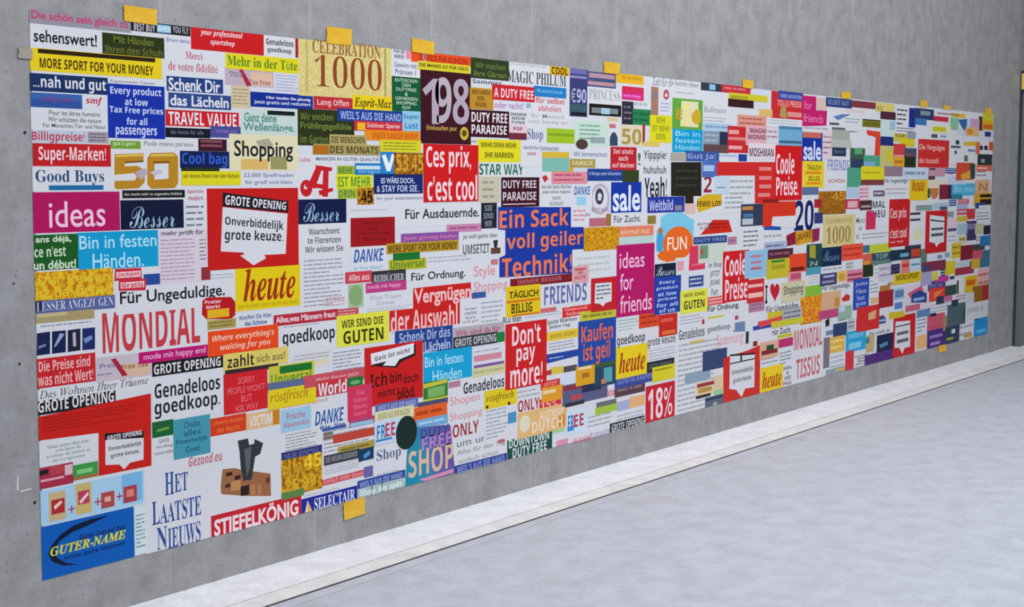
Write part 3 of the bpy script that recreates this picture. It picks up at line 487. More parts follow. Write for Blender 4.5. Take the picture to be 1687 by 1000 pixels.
(0,'c8b080','R',[309,1036,2074,3102],[('b02c30','R',[412,983,2310,2835]),('f0d0c0','P',[515,2605,833,2768,882,2671,563,2465])],[]),
(0,'c8b46c','R',[1467,2166,2103,3216],[('b8405a','R',[1574,2085,2457,2947]),('f0d0d0','P',[1624,2582,2010,2872,2061,2773,1701,2479])],[]),
(0,'b0484a','R',[2602,3214,2127,2715],[('e0b0a0','R',[2768,3046,2353,2534])],[]),
(0,'a8404a','R',[3642,4273,2143,2764],[('e08070','R',[3785,4129,2350,2626])],[]),
(0,'a6cde6','R',[1138,1429,2200,2509],[],[('b','b0244a','+',[1138,1429,2222,2509])]),
(0,'a6cde6','R',[2298,2600,2255,2569],[],[('b','b0244a','+',[2298,2600,2277,2569])]),
(0,'a6cde6','R',[3329,3583,2278,2598],[],[('b','b0244a','+',[3329,3583,2301,2598])]),
(0,'cfe2e4','R',[4152,4706,79,1844],[],[('g','7c90a0',9,[4196,4661,291,1633])]),
(1,'0a5cb4','R',[-36,4112,27,1954],[('0c1838','P',[2975,1839,2145,1836,1333,1745,744,1505,371,1206,233,927,380,632,870,372,1507,280,978,460,617,714,494,982,712,1291,1273,1512,2086,1645])],[('o','0c2250','Guter Freund hat',[1593,3692,1156,1359]),('o','0c2250','seine gute Heimat',[885,3674,529,731]),('y','e0d830','GUTER-NAME',[322,3710,813,1149])]),
(0,'1c1c20','R',[5119,8745,6735,7279],[],[('x','e0e0e0','GROTE OPENING',[5207,8614,6808,7186])]),
(0,'186234','R',[5063,6111,4396,5004],[('6ca048','P',[5298,4693,5901,4750,5899,4656,5296,4599])],[]),
(1,'4496aa','R',[6104,8010,3398,4951],[],[('s','1c5078','Ondat',[6634,7505,4564,4806]),('s','1c5078','alles',[6634,7505,4238,4480]),('s','1c5078','Feestelijk',[6257,7882,3913,4154]),('s','1c5078','Goed',[6713,7425,3587,3828])]),
(1,'c4222e','R',[7979,13125,-62,848],[],[('x','f0e0e4','STIEFELKÖNIG',[8140,12940,-12,797])]),
(0,'d23c1e','R',[8019,9963,4035,4746],[],[('b','e87838','unsere Augen',[8180,9794,4415,4624]),('b','e87838','der Nacht',[8364,9610,4133,4342])]),
(0,'dcb47c','R',[9967,11877,4016,4670],[('c8801c','R',[11488,11878,4037,4647])],[('b','e2e2ea','VICTIM',[10137,11451,4133,4560])]),
(1,'~ccb866~e0d596~160','R',[13201,19159,17661,20149],[('8c8440','R',[18698,18781,17776,19972]),('b0a258','R',[13676,13749,17787,20050])],[('c','9a6236','CELEBRATION',[14052,18417,19483,20053]),('e','8e4420','1000',[14187,18492,18087,19439])]),
(0,'bc2c34','R',[14097,16543,17140,17681],[],[('b','e8c0c4','Lang Offen',[14320,16307,17243,17578])]),
(0,'e6cb1c','R',[16543,19317,17128,17847],[],[('j','4c3c08','Esprit-Max',[16661,19148,17234,17739])]),
(0,'e34c1c','R',[20569,25094,19522,20111],[('d8a8a0','R',[21357,21668,19501,19943])],[('b','a82c18','SERVICE FÜR KUNDEN',[21137,24806,19617,19954])]),
(0,'d8cc30','R',[21047,24998,19169,19591],[],[('b','4c4410','DIE MARKE SO FÜR GELD',[21135,24854,19337,19534])]),
(0,'0e5832','R',[19193,21218,17236,18794],[],[('s','c8dccc','ENTDECKEN',[19404,20998,18562,18712]),('s','c8dccc','DEN',[19905,20498,18359,18509]),('s','c8dccc','DUTYFREE',[19484,20918,18156,18306]),('s','c8dccc','&',[20091,20311,17954,18104]),('s','c8dccc','GENIESSEN',[19404,20998,17751,17901]),('s','c8dccc','SHOPPING',[19484,20918,17548,17698]),('s','c8dccc','NOW',[19905,20498,17346,17496])]),
(1,'3c101e','R',[21216,25047,15835,19204],[('241c1c','P',[23160,18530,23438,18317,23391,18031,23577,17812,23436,17181,22927,17107,22975,17872]),('c8b43c','E',[24186,24855,16035,16670]),('5c4818','E',[24329,24711,16208,16525])],[('b','b0a4b2','1',[21350,22562,16739,18833]),('b','b8acb6','9',[22290,23530,16795,18940]),('b','b0a4b2','8',[23623,24902,16777,18927]),('b','c8a450','Einkaufen pur',[21656,23950,16396,16679])]),
(0,'92c4de','R',[19908,21213,16368,17277],[],[('b','2a78b4','Super',[19993,21125,16858,17139]),('b','2a78b4','Lust',[20096,21022,16478,16759])]),
(1,'2a3216','R',[13131,16651,15608,17124],[],[('b','6a7a34','Wir wecken',[13282,15295,16670,16975]),('b','6a7a34','Frühlingsgefühle',[13277,16454,16225,16584]),('b','6a7a34','im Garten',[13270,14979,15698,16054])]),
(0,'1b3c92','R',[15564,19909,16695,17227],[],[('b','a4b4e0',"WEIL'S AUS DIE HAND",[15756,19823,16777,17122])]),
(0,'c83038','R',[16652,19906,16310,16739],[('e8b820','R',[16851,17371,16335,16652])],[('b','f0b8bc','Schöner Sparen',[17492,19735,16400,16669])]),
(0,'e4881c','R',[17327,21166,15900,16362],[],[('b','c85810','UNSER GANZER MARKT',[17813,21034,15986,16258])]),
(0,'d6cf2c','R',[18343,21253,15392,15939],[],[('g','8c8618',3,[18569,21012,15458,15874])]),
(0,'b4a468','R',[15054,17447,15658,16103],[],[('b','4c4418','DIE MENSCHEN',[15169,17326,15737,16025])]),
(0,'a89a5c','R',[14035,18383,15238,15683],[('b46a1c','R',[14035,15012,15244,15628])],[('b','4a421c','DES MONATS',[15088,18218,15297,15613])]),
(0,'9cb430','R',[15538,16673,14373,14766],[],[('b','4c8030','MEHR',[15615,16515,14426,14714])]),
(0,'dcd828','R',[15456,17838,13766,14400],[],[('b','3c8c34','IST MEHR',[15571,17715,13846,14295])]),
(0,'a8bc38','R',[15566,17792,13343,13793],[],[('b','4c8030','DRIN',[15643,16664,13401,13717])]),
(0,'1e7abc','R',[16674,19383,14376,14886],[('c8dce8','R',[16754,18794,14616,14777])],[('b','8ac0e4','Original',[16912,18792,14429,14590])]),
(0,'2a80c4','R',[18379,19427,14432,15407],[('e8eef4','P',[18464,15240,18714,15297,18962,14866,19134,15302,19387,15305,19044,14541,18792,14540])],[]),
(0,'~6c3410~b47818~60','R',[19300,21516,14407,15373],[],[('b','d0a030','53 45',[19470,21383,14545,15318])]),
(0,'142a6a','R',[17919,21379,13529,14406],[],[('b','c8d0e8','ES WÄRE DOCH..',[18415,20805,13995,14296]),('b','c8d0e8','& STAY FOR SIE..',[18122,21112,13611,13913])]),
(0,'~7c3c10~c8901c~60','R',[16822,17914,13067,13815],[],[('b','201408','45',[17062,17832,13146,13681])]),
(1,'0e1a46','R',[13119,16103,12307,13340],[],[('h','9cc0dc','Besser',[13411,15635,12387,13187])]),
(1,'c41a18','R',[8014,13109,10617,13828],[('1c1c20','P',[8842,13671,12512,13289,12505,12812,8832,13121]),('d6d8de','P',[8832,13097,12469,12762,12337,11104,11072,11107,11209,10977,10483,10714,9749,11139,9984,11178,9918,11254,8701,11351])],[('b','e2e2ea','GROTE OPENING',[9003,13574,12404,13241,12364,12915,8963,13191]),('x','202226','Onverbiddelijk',[8955,12736,12215,12466,12208,11990,8946,12304]),('x','202226','grote keuze.',[8945,12232,12208,12040,12201,11513,8902,11680])]),
(1,'9c141c','R',[16370,19365,11228,12495],[],[('s','6a0c14','Nur jetzt',[17177,18652,12161,12332]),('s','6a0c14','und',[17640,18189,11930,12101]),('s','6a0c14','Heute günstig',[16888,18942,11699,11870]),('s','6a0c14','Alles muss',[17104,18726,11469,11639])]),
(0,'c884a8','R',[23148,25884,11651,12031],[],[('g','a05a88',1,[23361,25658,11697,11985])]),
(0,'8850a0','R',[19791,24088,11275,11700],[],[('b','d078a0','Jetzt günstig kaufen',[19964,23946,11360,11586])]),
(0,'b89422','R',[18769,24088,10815,11294],[],[('b','4a2c0c','MORE SPORT FOR YOUR MONEY',[18895,23946,10872,11210])]),
(0,'b8b428','R',[18931,21634,10051,10553],[],[('b','4c8428','Universal',[19058,21454,10136,10498])]),
(0,'16702c','R',[19230,21143,10501,10835],[],[]),
(0,'c8404e','R',[15995,17762,9632,10140],[],[('b','f4c8cc','Alles aus',[16231,17598,9737,10031])]),
(0,'34343a','R',[17762,20127,9513,10090],[],[('c','c4c4c8','REHBÜCHER',[17885,19997,9596,9980])]),
(0,'bc3c80','R',[17350,20168,9140,9579],[],[('s','f0b0d0','mode mit happy',[17472,19778,9258,9504])]),
(0,'3c5898','R',[25149,26288,8378,8677],[],[]),
(1,'c8201e','P',[20649,9162,25051,9191,25100,8478,24182,8450,24181,7247,18953,7305,18959,8244,20645,8234],[],[('b','f0c0c0','Vergnügen',[20692,25052,8223,9117]),('b','f0c0c0','der Auswahl',[19042,23990,7181,8205])]),
(1,'dede44','R',[15424,18911,6891,8269],[],[('b','3c3c14','WIR SIND DIE',[15739,18534,7703,8054]),('b','2a2a10','GUTEN',[15850,18530,6995,7563])]),
(1,'24408a','P',[19336,7273,23610,7234,23609,6035,21393,6130,21395,6586,19333,6717],[],[('b','a8b8dc','Schenk Dir das',[19636,23421,6692,7177]),('b','a8b8dc','Lächeln',[21484,23420,6117,6607])]),
(0,'b0a8b2','R',[23657,27825,6498,7067],[],[('b','b0646c','Wir sind da für',[23847,27514,6622,6921])]),
(0,'34363c','R',[23657,27258,6044,6611],[],[('x','c4c8cc','GROTE OPENING',[23799,27155,6131,6520])]),
(0,'1c7a3c','R',[27206,27878,6063,6552],[],[]),
(1,'12a0d0','R',[21391,25151,4582,6071],[],[('s','b4e4f4','Bin in festen',[21482,24421,5373,5867]),('s','b4e4f4','Händen',[22070,24324,4616,5171])]),
(0,'d0cc9c','R',[25201,27884,4488,4943],[],[('s','94904c','Kaufen und sparen',[25348,27780,4607,4819])]),
(1,'c81c1e','R',[17234,21344,4021,6697],[('1c1c20','P',[17692,6347,20814,6554,20812,6044,19758,5838,19411,5594,17894,5834,17729,5824]),('e2e2ea','P',[17651,6406,20681,6623,20679,6142,19629,5963,19326,5687,18478,5802,18732,5969,17688,5910])],[('o','505050','Geiz ist nicht',[17898,6273,20416,6449,20415,6224,17937,6049]),('b','4c0a0c','Ich',[17600,18768,4869,5502]),('b','4c0a0c','bin',[18981,19797,4926,5429]),('b','4c0a0c','doch',[19927,20985,4806,5231]),('b','4c0a0c','nicht',[18134,19318,4362,4723]),('b','4c0a0c','blöd.',[19491,20804,4106,4671])]),
(1,'e8481a','R',[7958,11856,7209,8218],[],[('o','f4c8b0',"Where everything's",[8185,11612,7726,8046]),('o','f4c8b0','waiting for you',[8597,11395,7346,7666])]),
(1,'dcc866','R',[8750,12416,6545,7242],[],[('b','2c2c24','zahlt',[8977,10451,6656,7148]),('s','6c6838','sich aus!',[10590,12238,6732,7059])]),
(0,'d4d4d6','R',[12632,15176,6171,6874],[('d8d0b0','R',[12775,14867,6283,6491])],[('g','a4a4ac',2,[12779,15062,6534,6820])]),
(0,'34262a','R',[8840,11838,6394,6593],[],[]),
(1,'ce2028','R',[8757,11190,4796,6431],[],[('s','e8707c','SORRY',[9524,10477,5954,6229]),('s','e8707c',"PEOPLE WON'T",[8952,11049,5583,5858]),('s','e8707c','BUT',[9700,10302,5212,5487]),('s','e8707c','ASK WAY',[9355,10646,4841,5116])]),
(0,'c8c23c','R',[11271,13988,5535,6483],[('16702c','R',[11910,13842,6123,6431])],[('b','5c8c20','Universal',[11409,13799,5665,6152])]),
(0,'5c6a92','R',[11194,13348,5395,5804],[],[]),
(0,'e0ca22','R',[11221,14089,4683,5505],[],[('j','b88c0c','röstfrisch',[11327,13602,4859,5423])]),
(0,'c4505c','R',[13353,17233,5338,5869],[],[('b','e8a8a8','Mehr davon jetzt',[14099,16827,5503,5715])]),
(0,'c4343c','R',[14094,16103,4879,5568],[],[('b','e2e2ea','World',[14207,16024,4903,5486])]),
(0,'1c7434','R',[16105,17109,5022,5482],[('68b070','E',[16264,16946,5158,5347])],[]),
(0,'98c6de','R',[11948,13776,3620,4575],[],[('s','c85c80','Frische',[12302,13415,4135,4421]),('s','c85c80','Alpenmilch',[12091,13626,3749,4035])]),
(0,'d0345a','R',[16096,17715,3548,5096],[],[('s','e87090','Sie',[16659,17222,4649,4874]),('s','e87090','haben',[16495,17386,4343,4569]),('s','e87090','Recht',[16495,17386,4038,4264]),('s','e87090','immer',[16495,17386,3733,3959])]),
(0,'b0446c','R',[16207,17874,3283,3611],[('90c0dc','R',[16246,17790,3286,3450])],[]),
(0,'be4434','R',[15139,17869,2707,3086],[],[]),
(0,'a89848','R',[15445,17864,2139,2520],[],[('g','7c6c2c',1,[15633,17665,2185,2475])]),
(0,'3c3c46','R',[14550,16875,1823,2254],[],[('b','9898a0','DIE NEUEN DESIGNER',[14665,16713,1934,2176])]),
(0,'16385e','R',[16795,17820,1653,2203],[('5090c8','P',[17079,1908,17532,2059,17613,1881,17200,1724])],[]),
(0,'c84454','P',[14423,1225,17196,1257,17194,983,14420,959],[],[('b','e8a4a8','Einfach mehr davon',[14539,17111,1022,1238])]),
(0,'6864a4','R',[17154,17772,856,1352],[],[]),
(0,'303870','R',[11962,14437,2374,2791],[],[('s','6870a4','NUR EINMAL',[12142,14285,2476,2710])]),
(1,'~8c5410~dca818~60','R',[11949,14426,886,2452],[],[('b','eccb30','45',[13305,14395,1876,2481]),('b','c89c20','33',[12130,13003,1666,2132]),('b','d8ac24','25 99',[12123,14041,1059,1581])]),
(0,'5c8448','R',[11936,13286,774,1086],[],[]),
(0,'1a2c98','R',[13134,16695,-56,613],[('e0b070','P',[13505,509,13799,-19,13349,-15]),('f0e0d0','P',[13505,509,13499,10,13349,-15])],[('c','e2e2ea','SELECTAIR',[13919,16533,-8,502])]),
(0,'2a4694','R',[16703,20032,377,795],[],[('b','98a8d4',"WEIL'S AUS DIE HAND",[16866,19813,464,715])]),
(0,'a8bcbc','R',[16699,19986,-122,436],[('50646c','R',[17641,17724,-12,486]),('50646c','R',[18352,18437,-25,450])],[('b','e0ecec','Shop bis spät',[16862,19811,-11,352])]),
(0,'2e7a34','R',[21386,23228,3700,4685],[('c4c440','P',[21387,4615,23182,4675,23182,4499,21386,4414]),('c4c440','R',[21385,23228,3729,3874]),('78b060','P',[21703,4378,22994,4403,22993,3936,21702,3917])],[]),
(0,'4c4c70','R',[20980,23227,3494,3783],[],[]),
(0,'e0c822','R',[26147,28947,2780,3704],[('3c1c20','R',[26299,26501,2831,2983]),('3c1c20','R',[28153,28364,2781,2937])],[('j','94700c','röstfrisch',[26298,28680,3033,3525])]),
(0,'e4602a','R',[20622,23179,2913,3578],[],[('g','b84018',1,[20821,22969,2993,3498])]),
(0,'74a8d0','R',[20842,23226,2547,2982],[],[('g','a8d0ec',1,[21028,23030,2599,2930])]),
(0,'5c64a4','R',[17963,20979,3630,4078],[],[('b','a8b0d8',"WEIL'S AUS DIE HAND",[18129,20801,3714,3994])]),
(0,'dad6ac','R',[17918,20666,3203,3736],[],[('b','9c9868','BESSER AUS DER REGION',[18126,20356,3349,3629])]),
(0,'c4d8e8','R',[17870,19739,2206,3322],[('3c84c0','R',[17950,19090,2357,2469])],[('b','2a74b8','FR',[18037,18625,2496,3106]),('b','b83450','EE',[18625,19308,2517,3132])]),
(1,'@duty','P',[20707,2669,23414,2415,23793,18,20031,3,20171,1577],[('d890b0','P',[21054,147,23649,249,23649,71,21505,-45])],[('b','3a4a90','DUTY',[21153,23319,2053,2490]),('b','b480c4','FREE',[21242,23508,1480,2121]),('b','d8b8a0','SHOP',[20257,23650,323,1574])]),
(0,'182a28','E',[19350,20884,1729,3289],[],[]),
(0,'273c8e','R',[23745,28061,-165,353],[],[('b','8c9cd0',"WEIL'S AUS DIE HAND",[23937,27851,-43,292])]),
(0,'164a44','R',[28109,32179,-53,966],[],[('b','d4e0dc','DOWNTOWN',[28266,31890,528,974]),('b','d4e0dc','DUTY FREE',[28587,31666,-21,489])]),
(0,'d02c30','R',[30971,33026,2025,2704],[],[('b','f0b0b0','15%',[31083,32677,2136,2621])]),
(0,'cc3a34','R',[31075,32899,3188,3640],[],[('o','ec9890','JETZT',[31299,32667,3285,3543])]),
(0,'e09c28','R',[31191,33254,2514,3291],[('f0d0a0','R',[31302,32498,2940,3133])],[]),
(1,'e0b678','R',[29007,33563,901,2251],[('ded8c0','E',[29169,30147,1186,2071]),('d4801c','P',[32684,1610,33380,1847,33389,1058,32689,1023])],[('b','f0dcc0','AUSTRIAN',[30975,33265,1621,2075]),('b','f0dcc0','DUTCH',[30313,33154,1027,1609])]),
(0,'c8dcec','R',[33505,35551,438,1702],[('4c90c8','R',[33627,34281,650,915])],[('b','2a70b8','FR',[33682,34277,713,1507]),('b','b83040','EE',[34276,35244,805,1472])]),
(0,'1c1c20','R',[37946,41759,-133,499],[],[('x','c8ccd0','GROTE OPENING',[38139,41689,-37,420])]),
(1,'c41e30','R',[41870,45313,-76,2139],[],[('b','f0d6dc','18%',[42149,45018,106,1922])]),
(0,'585c80','R',[33136,37659,2063,3199],[('282c50','R',[35038,37019,2586,3124]),('8c3040','R',[33250,35038,2872,3136]),('b84850','R',[33964,35045,2300,2565]),('2c3038','R',[33377,35293,1991,2189])],[]),
(0,'583c48','R',[38430,41784,1900,2601],[],[('g','806874',1,[38691,41508,1984,2516])]),
(0,'3a4a96','R',[38420,42891,2399,3243],[],[('b','7c88c0','GÜNSTIG KAUFEN',[38680,42609,2610,3032])]),
(0,'28445c','R',[36257,38611,2727,4056],[('54a0a8','P',[37257,3732,38151,3707,38164,2884,37269,2916]),('b8805c','R',[37015,37522,2848,3120]),('3c5c34','R',[36250,38602,3818,4056])],[]),
(0,'d8a020','R',[34427,36320,2996,4064],[('e8d8b0','P',[34663,4003,36003,3997,36005,3863,34664,3870]),('a86c18','R',[35030,35763,3393,3660])],[]),
(1,'ca1c20','R',[27933,31624,3540,6898],[],[('b','f0d6dc',"Don't",[28506,31055,5737,6739]),('b','f0d6dc','pay',[28883,30564,4644,5586]),('b','f0d6dc','more!',[28357,31239,3600,4733])]),
(0,'d42c2c','P',[33090,7377,36203,7388,38477,7437,38485,6959,33096,6827],[],[('s','f0b4b4','Gesund',[33325,35472,7169,7350]),('s','f0b4b4','leben',[33487,35309,6924,7105])]),
(0,'c4be3c','R',[34809,38556,6419,7023],[],[('g','8c8a28',1,[35098,38246,6492,6951])]),
(1,'1d489e','R',[34646,38516,4041,6496],[],[('b','e4684c','Kaufen',[34941,38184,5321,6261]),('b','e4684c','ist geil',[35136,37881,4013,5259])]),
(0,'e6ca1c','R',[38534,42029,2929,4713],[],[('j','a42c10','heute',[38860,41752,3205,4395])]),
(0,'d8482a','R',[41018,43382,5596,6483],[],[('g','a82c18',2,[41203,43189,5703,6376])]),
(0,'c4261e','R',[43318,45493,4909,6213],[('e05848','R',[43525,44971,5754,5970]),('e07038','R',[43684,45282,5011,5229])],[]),
(0,'24282c','R',[41964,45184,2931,3545],[],[('b','60686c','GROTE OPENING',[42173,44890,3079,3404])]),
(0,'d8ca24','R',[42602,45269,2312,3183],[('9c9418','R',[42879,44895,2933,3042])],[]),
(0,'8ca0b4','R',[46545,49816,1766,2370],[],[]),
(0,'dcc8a0','R',[47945,50485,736,1652],[('9c3040','R',[48093,50315,1347,1576]),('b49048','R',[48258,50002,975,1280]),('2a2c2a','R',[47958,49854,660,850])],[]),
(0,'d8c4a0','R',[50317,51627,523,1841],[('8cc898','R',[50330,51475,611,921])],[]),
(0,'5c6478','R',[49145,51577,-94,601],[('2c4054','R',[49218,51487,370,563]),('a0a8a0','E',[50191,50760,-71,200])],[]),
(0,'32466e','R',[48753,51988,2288,3517],[],[]),
(1,'ca2a22','P',[51489,2867,54954,3042,56716,3238,56750,-4,51581,-14],[('d6d8de','P',[52398,2933,55933,2708,55927,496,54608,568,54106,70,53317,639,52385,787]),('1c1c20','P',[52395,3011,55930,2789,55935,2668,52399,2894]),('1c1c20','R',[52410,55951,2365,2445]),('303034','R',[53845,54104,2423,2819])],[('b','505459','Onverbiddelijk',[52692,55719,1562,1968]),('b','505459','grote keuze.',[52888,55523,1012,1419])]),
(0,'e8c81c','R',[56802,60242,-51,1643],[],[('j','a8380c','heute',[57075,60052,192,1350])]),
(0,'2c3c20','R',[25046,28186,19022,20018],[],[('b','687438','Wir machen',[25398,27870,19528,19815]),('b','687438','Ihre Gärten',[25287,27980,19141,19427])]),
(0,'bc8a2c','R',[24950,26868,17556,18577],[],[('b','5c4418','WIR HABEN',[25095,26567,18266,18486]),('b','5c4418','DEN',[25557,26105,17968,18188]),('b','5c4418','NEUEN',[25397,26265,17670,17890])]),
(0,'c8222a','R',[26767,30414,18075,18825],[],[('b','f0d6dc','A DUTY FREE',[26917,30306,18196,18647])]),
(1,'3c101e','R',[24951,28198,16223,17521],[],[('b','ece4e8','DUTY FREE',[25096,28041,16931,17403]),('b','ece4e8','PARADISE',[25096,27992,16370,16813])]),
(0,'e0c4cc','R',[28199,29726,16458,16882],[],[('b','6c4450','POP',[28563,29353,16609,16791])]),
(0,'742c3c','R',[28200,29728,16154,16488],[],[]),
(0,'e0d622','R',[25583,29200,15017,16122],[],[('b','48480c','MEHR DENN MEHR',[25878,28829,15734,15972]),('b','48480c','IHR MARKEN',[26175,28569,15227,15495])]),
(1,'cc1a1c','R',[21425,25634,13121,15814],[],[('b','f0d6dc','Ces prix,',[21606,25048,14441,15754]),('b','f0d6dc',"c'est cool",[21691,25536,13177,14384])]),
(0,'c6c0a8','R',[25684,27439,13021,14299],[],[('g','98988c',3,[25980,27031,13141,14181])]),
(1,'3c101e','R',[27541,30888,12771,14270],[('c8b0bc','R',[27697,30563,12895,12956])],[('b','d8ccd4','DUTY FREE',[27694,30611,13720,14117]),('b','d8ccd4','PARADISE',[27696,30615,13108,13537])]),
(0,'1e2430','R',[25883,27188,11770,13022],[],[('b','8c949c','SIE',[26172,26792,12622,12904]),('b','8c949c','SIND',[26081,26883,12242,12523]),('b','8c949c','WIR',[26172,26792,11861,12143])]),
(0,'1336a0','R',[37872,41151,12299,14000],[],[('m','e0e8f8','sale',[38063,41017,12367,13830])]),
(0,'e08060','R',[38672,42566,10830,11521],[],[('b','f0c0a0','einmal nur',[38931,42148,11040,11385])]),
(0,'b8d0cc','R',[38680,42576,10485,10934],[],[]),
(0,'20408e','R',[35437,39136,14072,14735],[],[('b','a8bce0','3 Dinge zum Schenken',[35618,38876,14337,14569])]),
(0,'32401e','R',[39073,40857,13998,14680],[],[]),
(0,'b8222c','R',[37774,40570,14677,15959],[],[('b','f0c4c4','Sei stolz',[38070,40197,15575,15857]),('b','f0c4c4','auch',[38621,39646,15193,15476]),('b','f0c4c4','auf Marken',[37964,40303,14812,15094])]),
(0,'d88c9c','R',[31996,35439,13918,14590],[],[('g','b8485c',2,[32263,35154,13999,14510])]),
(0,'d8a030','R',[32105,34180,14557,14843],[],[]),
(0,'c8d0d8','R',[34063,35373,14562,14853],[],[]),
(0,'7cb8a8','R',[31153,33650,14586,15343],[],[]),
(0,'d4b43c','R',[31149,33645,15280,15595],[],[]),
(0,'a69448','R',[33708,36220,14789,15242],[],[('b','e0d8a8','FAMILIE',[33942,35975,14919,15145])]),
(0,'9cbe28','R',[31530,34278,16045,16803],[('7ca020','R',[31641,34042,16423,16549])],[]),
(0,'c4dacc','R',[34159,37627,15937,17272],[('4c3c34','E',[34283,35476,15759,16308]),('90a4a8','R',[35715,37193,16111,16439])],[('g','68a088',4,[34630,36813,16228,17138])]),
(0,'d8d0b0','R',[38839,41351,16042,17196],[],[('x','a89048','50',[38970,41082,16109,16991])]),
(0,'deb01c','R',[31780,33597,19563,20032],[],[('x','2a2008','COOL',[31947,33482,19596,19971])]),
(0,'2478bc','R',[30360,33320,18396,18925],[],[('b','70b4e0','Kamine',[30631,32975,18582,18799])]),
(0,'3a3f72','R',[33667,35380,17489,20046],[('6c6aac','R',[33655,35305,19725,20012]),('8888b8','R',[33659,35309,19502,19630]),('3a5c60','R',[33793,35270,17745,18129]),('1c2024','R',[33796,35275,17521,17713])],[('b','b8bcd8','€90',[33785,35262,18226,18961])]),
(0,'50547e','R',[35371,38275,19136,19952],[('b89098','R',[35549,38145,19628,19856]),('b89098','R',[35434,38152,19233,19429]),('30507c','R',[36036,38149,19477,19576])],[]),
(0,'1c1416','R',[35573,38880,17610,18235],[('7c8488','R',[35815,38559,17740,18036]),('a4c8dc','R',[36796,37670,17710,18039])],[]),
(0,'e6b422','R',[38274,41286,19482,20053],[],[('b','b8781c','Bei uns zuhaus',[38913,41016,19727,19929])]),
(0,'d22c54','R',[38928,41303,18587,19330],[('d82c94','R',[38996,41104,18651,18955])],[('b','f0a0d0','mode happy',[39125,40970,18719,18888])]),
(0,'2c2c3c','R',[38947,40189,17216,18496],[],[('g','786c7c',3,[39141,39991,17385,18328])]),
(0,'26804c','R',[40127,42148,17227,18116],[],[('g','1c6040',2,[40286,41984,17334,18009])]),
(0,'a02838','R',[41214,41485,16202,17301],[],[]),
(0,'a07a64','R',[42129,42958,17822,19448],[('80788c','R',[42259,42881,18862,19070])],[]),
(1,'19379c','P',[27288,12801,33850,12696,33862,11633,35111,11599,35126,10421,33993,10432,34007,9167,27402,9299,27399,10268,27914,10397,27909,11641,27292,11689],[],[('x','e87850','Ein Sack',[27392,33623,11726,12658]),('x','e87850','voll geiler',[28015,35000,10440,11448]),('x','e87850','Technik!',[27605,33944,9246,10281])]),
(0,'7e1826','R',[28336,34012,8720,9161],[],[('b','b86870','IMMER BESSER',[28969,33018,8854,9074])]),
(0,'~b06c0c~dca81c~60','R',[35119,38743,10285,11551],[],[]),
(0,'d8a0a4','R',[34067,35629,8598,9516],[('b84850','R',[34242,35321,9290,9388])],[('b','b04050','AB',[34549,35022,9062,9257]),('b','b04050','HEUTE',[34245,35325,8798,8994])]),
(0,'e0c21c','R',[27975,31041,7228,8783],[('d8781c','R',[28027,30986,7944,8068]),('d8781c','R',[28554,30936,7241,7335])],[('b','3c2c08','TÄGLICH',[28234,30817,8160,8595]),('b','3c2c08','BILLIG',[28447,30272,7394,7891])]),
(0,'c02026','R',[35888,38601,6913,8765],[('d6d8de','P',[36312,8481,38011,8450,38028,7399,37392,7340,37142,7156,36763,7350,36265,7384])],[('g','485458',4,[36442,37891,7524,8399])]),
(1,'b41462','R',[38523,42695,6424,10487],[],[('s','f0c0dc','ideas',[38828,41563,9155,10052]),('s','f0c0dc','for',[38914,40368,7910,8873]),('s','f0c0dc','friends',[38935,42445,6628,7639])]),
(1,'24221a','P',[44527,15160,48250,15192,48309,13129,47314,13139,47328,12627,46275,12642,46261,13150,44575,13167],[],[('g','38382a',3,[45057,47894,13547,14851])]),
(0,'26389a','R',[41841,46200,12214,13138],[('888098','R',[45027,45908,12294,12618])],[('b','c0c8e8','Weltbild',[42048,44805,12331,12967])]),
(0,'d8b8b0','R',[46206,47563,12086,12706],[],[]),
(0,'26407e','R',[47386,51741,10199,10649],[],[('b','8898c8','DUTY FREE',[47615,51494,10311,10537])]),
(0,'d4385c','P',[46942,10108,48008,10142,48115,9100,48892,9101,48905,8652,46830,8645],[('e8647c','R',[47198,48662,8923,9034])],[]),
(0,'c8d4c8','R',[48022,51439,9025,10155],[('6c9478','R',[48174,49267,9295,10116]),('b05848','P',[48248,9836,48635,9896,48643,9597,48257,9539])],[]),
(0,'141e34','R',[42754,45265,8359,9219],[],[('h','b4ccdc','Besser',[42965,45045,8502,9076])]),
(0,'2040a2','R',[42715,45893,6254,8453],[],[('b','c0ccec','Every',[43328,45194,7961,8203]),('b','c0ccec','product',[42998,45524,7635,7877]),('b','c0ccec','at low',[43161,45361,7308,7550]),('b','c0ccec','prices',[43161,45361,6982,7224]),('b','c0ccec','for all',[42998,45524,6655,6897]),('b','c0ccec','of us',[43328,45194,6329,6571])]),
(0,'dede48','R',[45828,49278,6051,7463],[],[('b','50501c','WIR SIND',[46265,48872,7053,7275]),('b','2c2c14','GUTEN',[46281,48890,6309,6830])]),
(0,'d86060','R',[49277,51700,6330,6864],[],[('g','f0c8c8',2,[49467,51503,6394,6800])]),
(0,'62a43c','R',[44604,48322,17089,18921],[('e0d8b0','P',[45673,18783,47765,18797,47808,17270,45564,17281]),('d0a828','P',[46881,17967,47474,18350,48009,18297,48104,17643,47500,17407,47041,17611])],[('b','c89828','E',[45037,45840,17705,18275]),('x','e8e088','3',[45694,46730,17371,18590])]),
(0,'e0d41c','R',[42025,44553,16273,17846],[],[('b','7c9828','MEHR',[42755,43809,17392,17741]),('b','7c9828','IST MEHR',[42299,44265,16920,17269]),('b','7c9828','DRIN',[42755,43809,16448,16797])]),
(0,'129cce','R',[44641,48368,15755,17125],[],[('s','a0dcf2','Bin in',[45002,47983,16715,17017]),('s','a0dcf2','festen',[45002,47983,16308,16609]),('s','a0dcf2','Händen',[45002,47983,15900,16201])]),
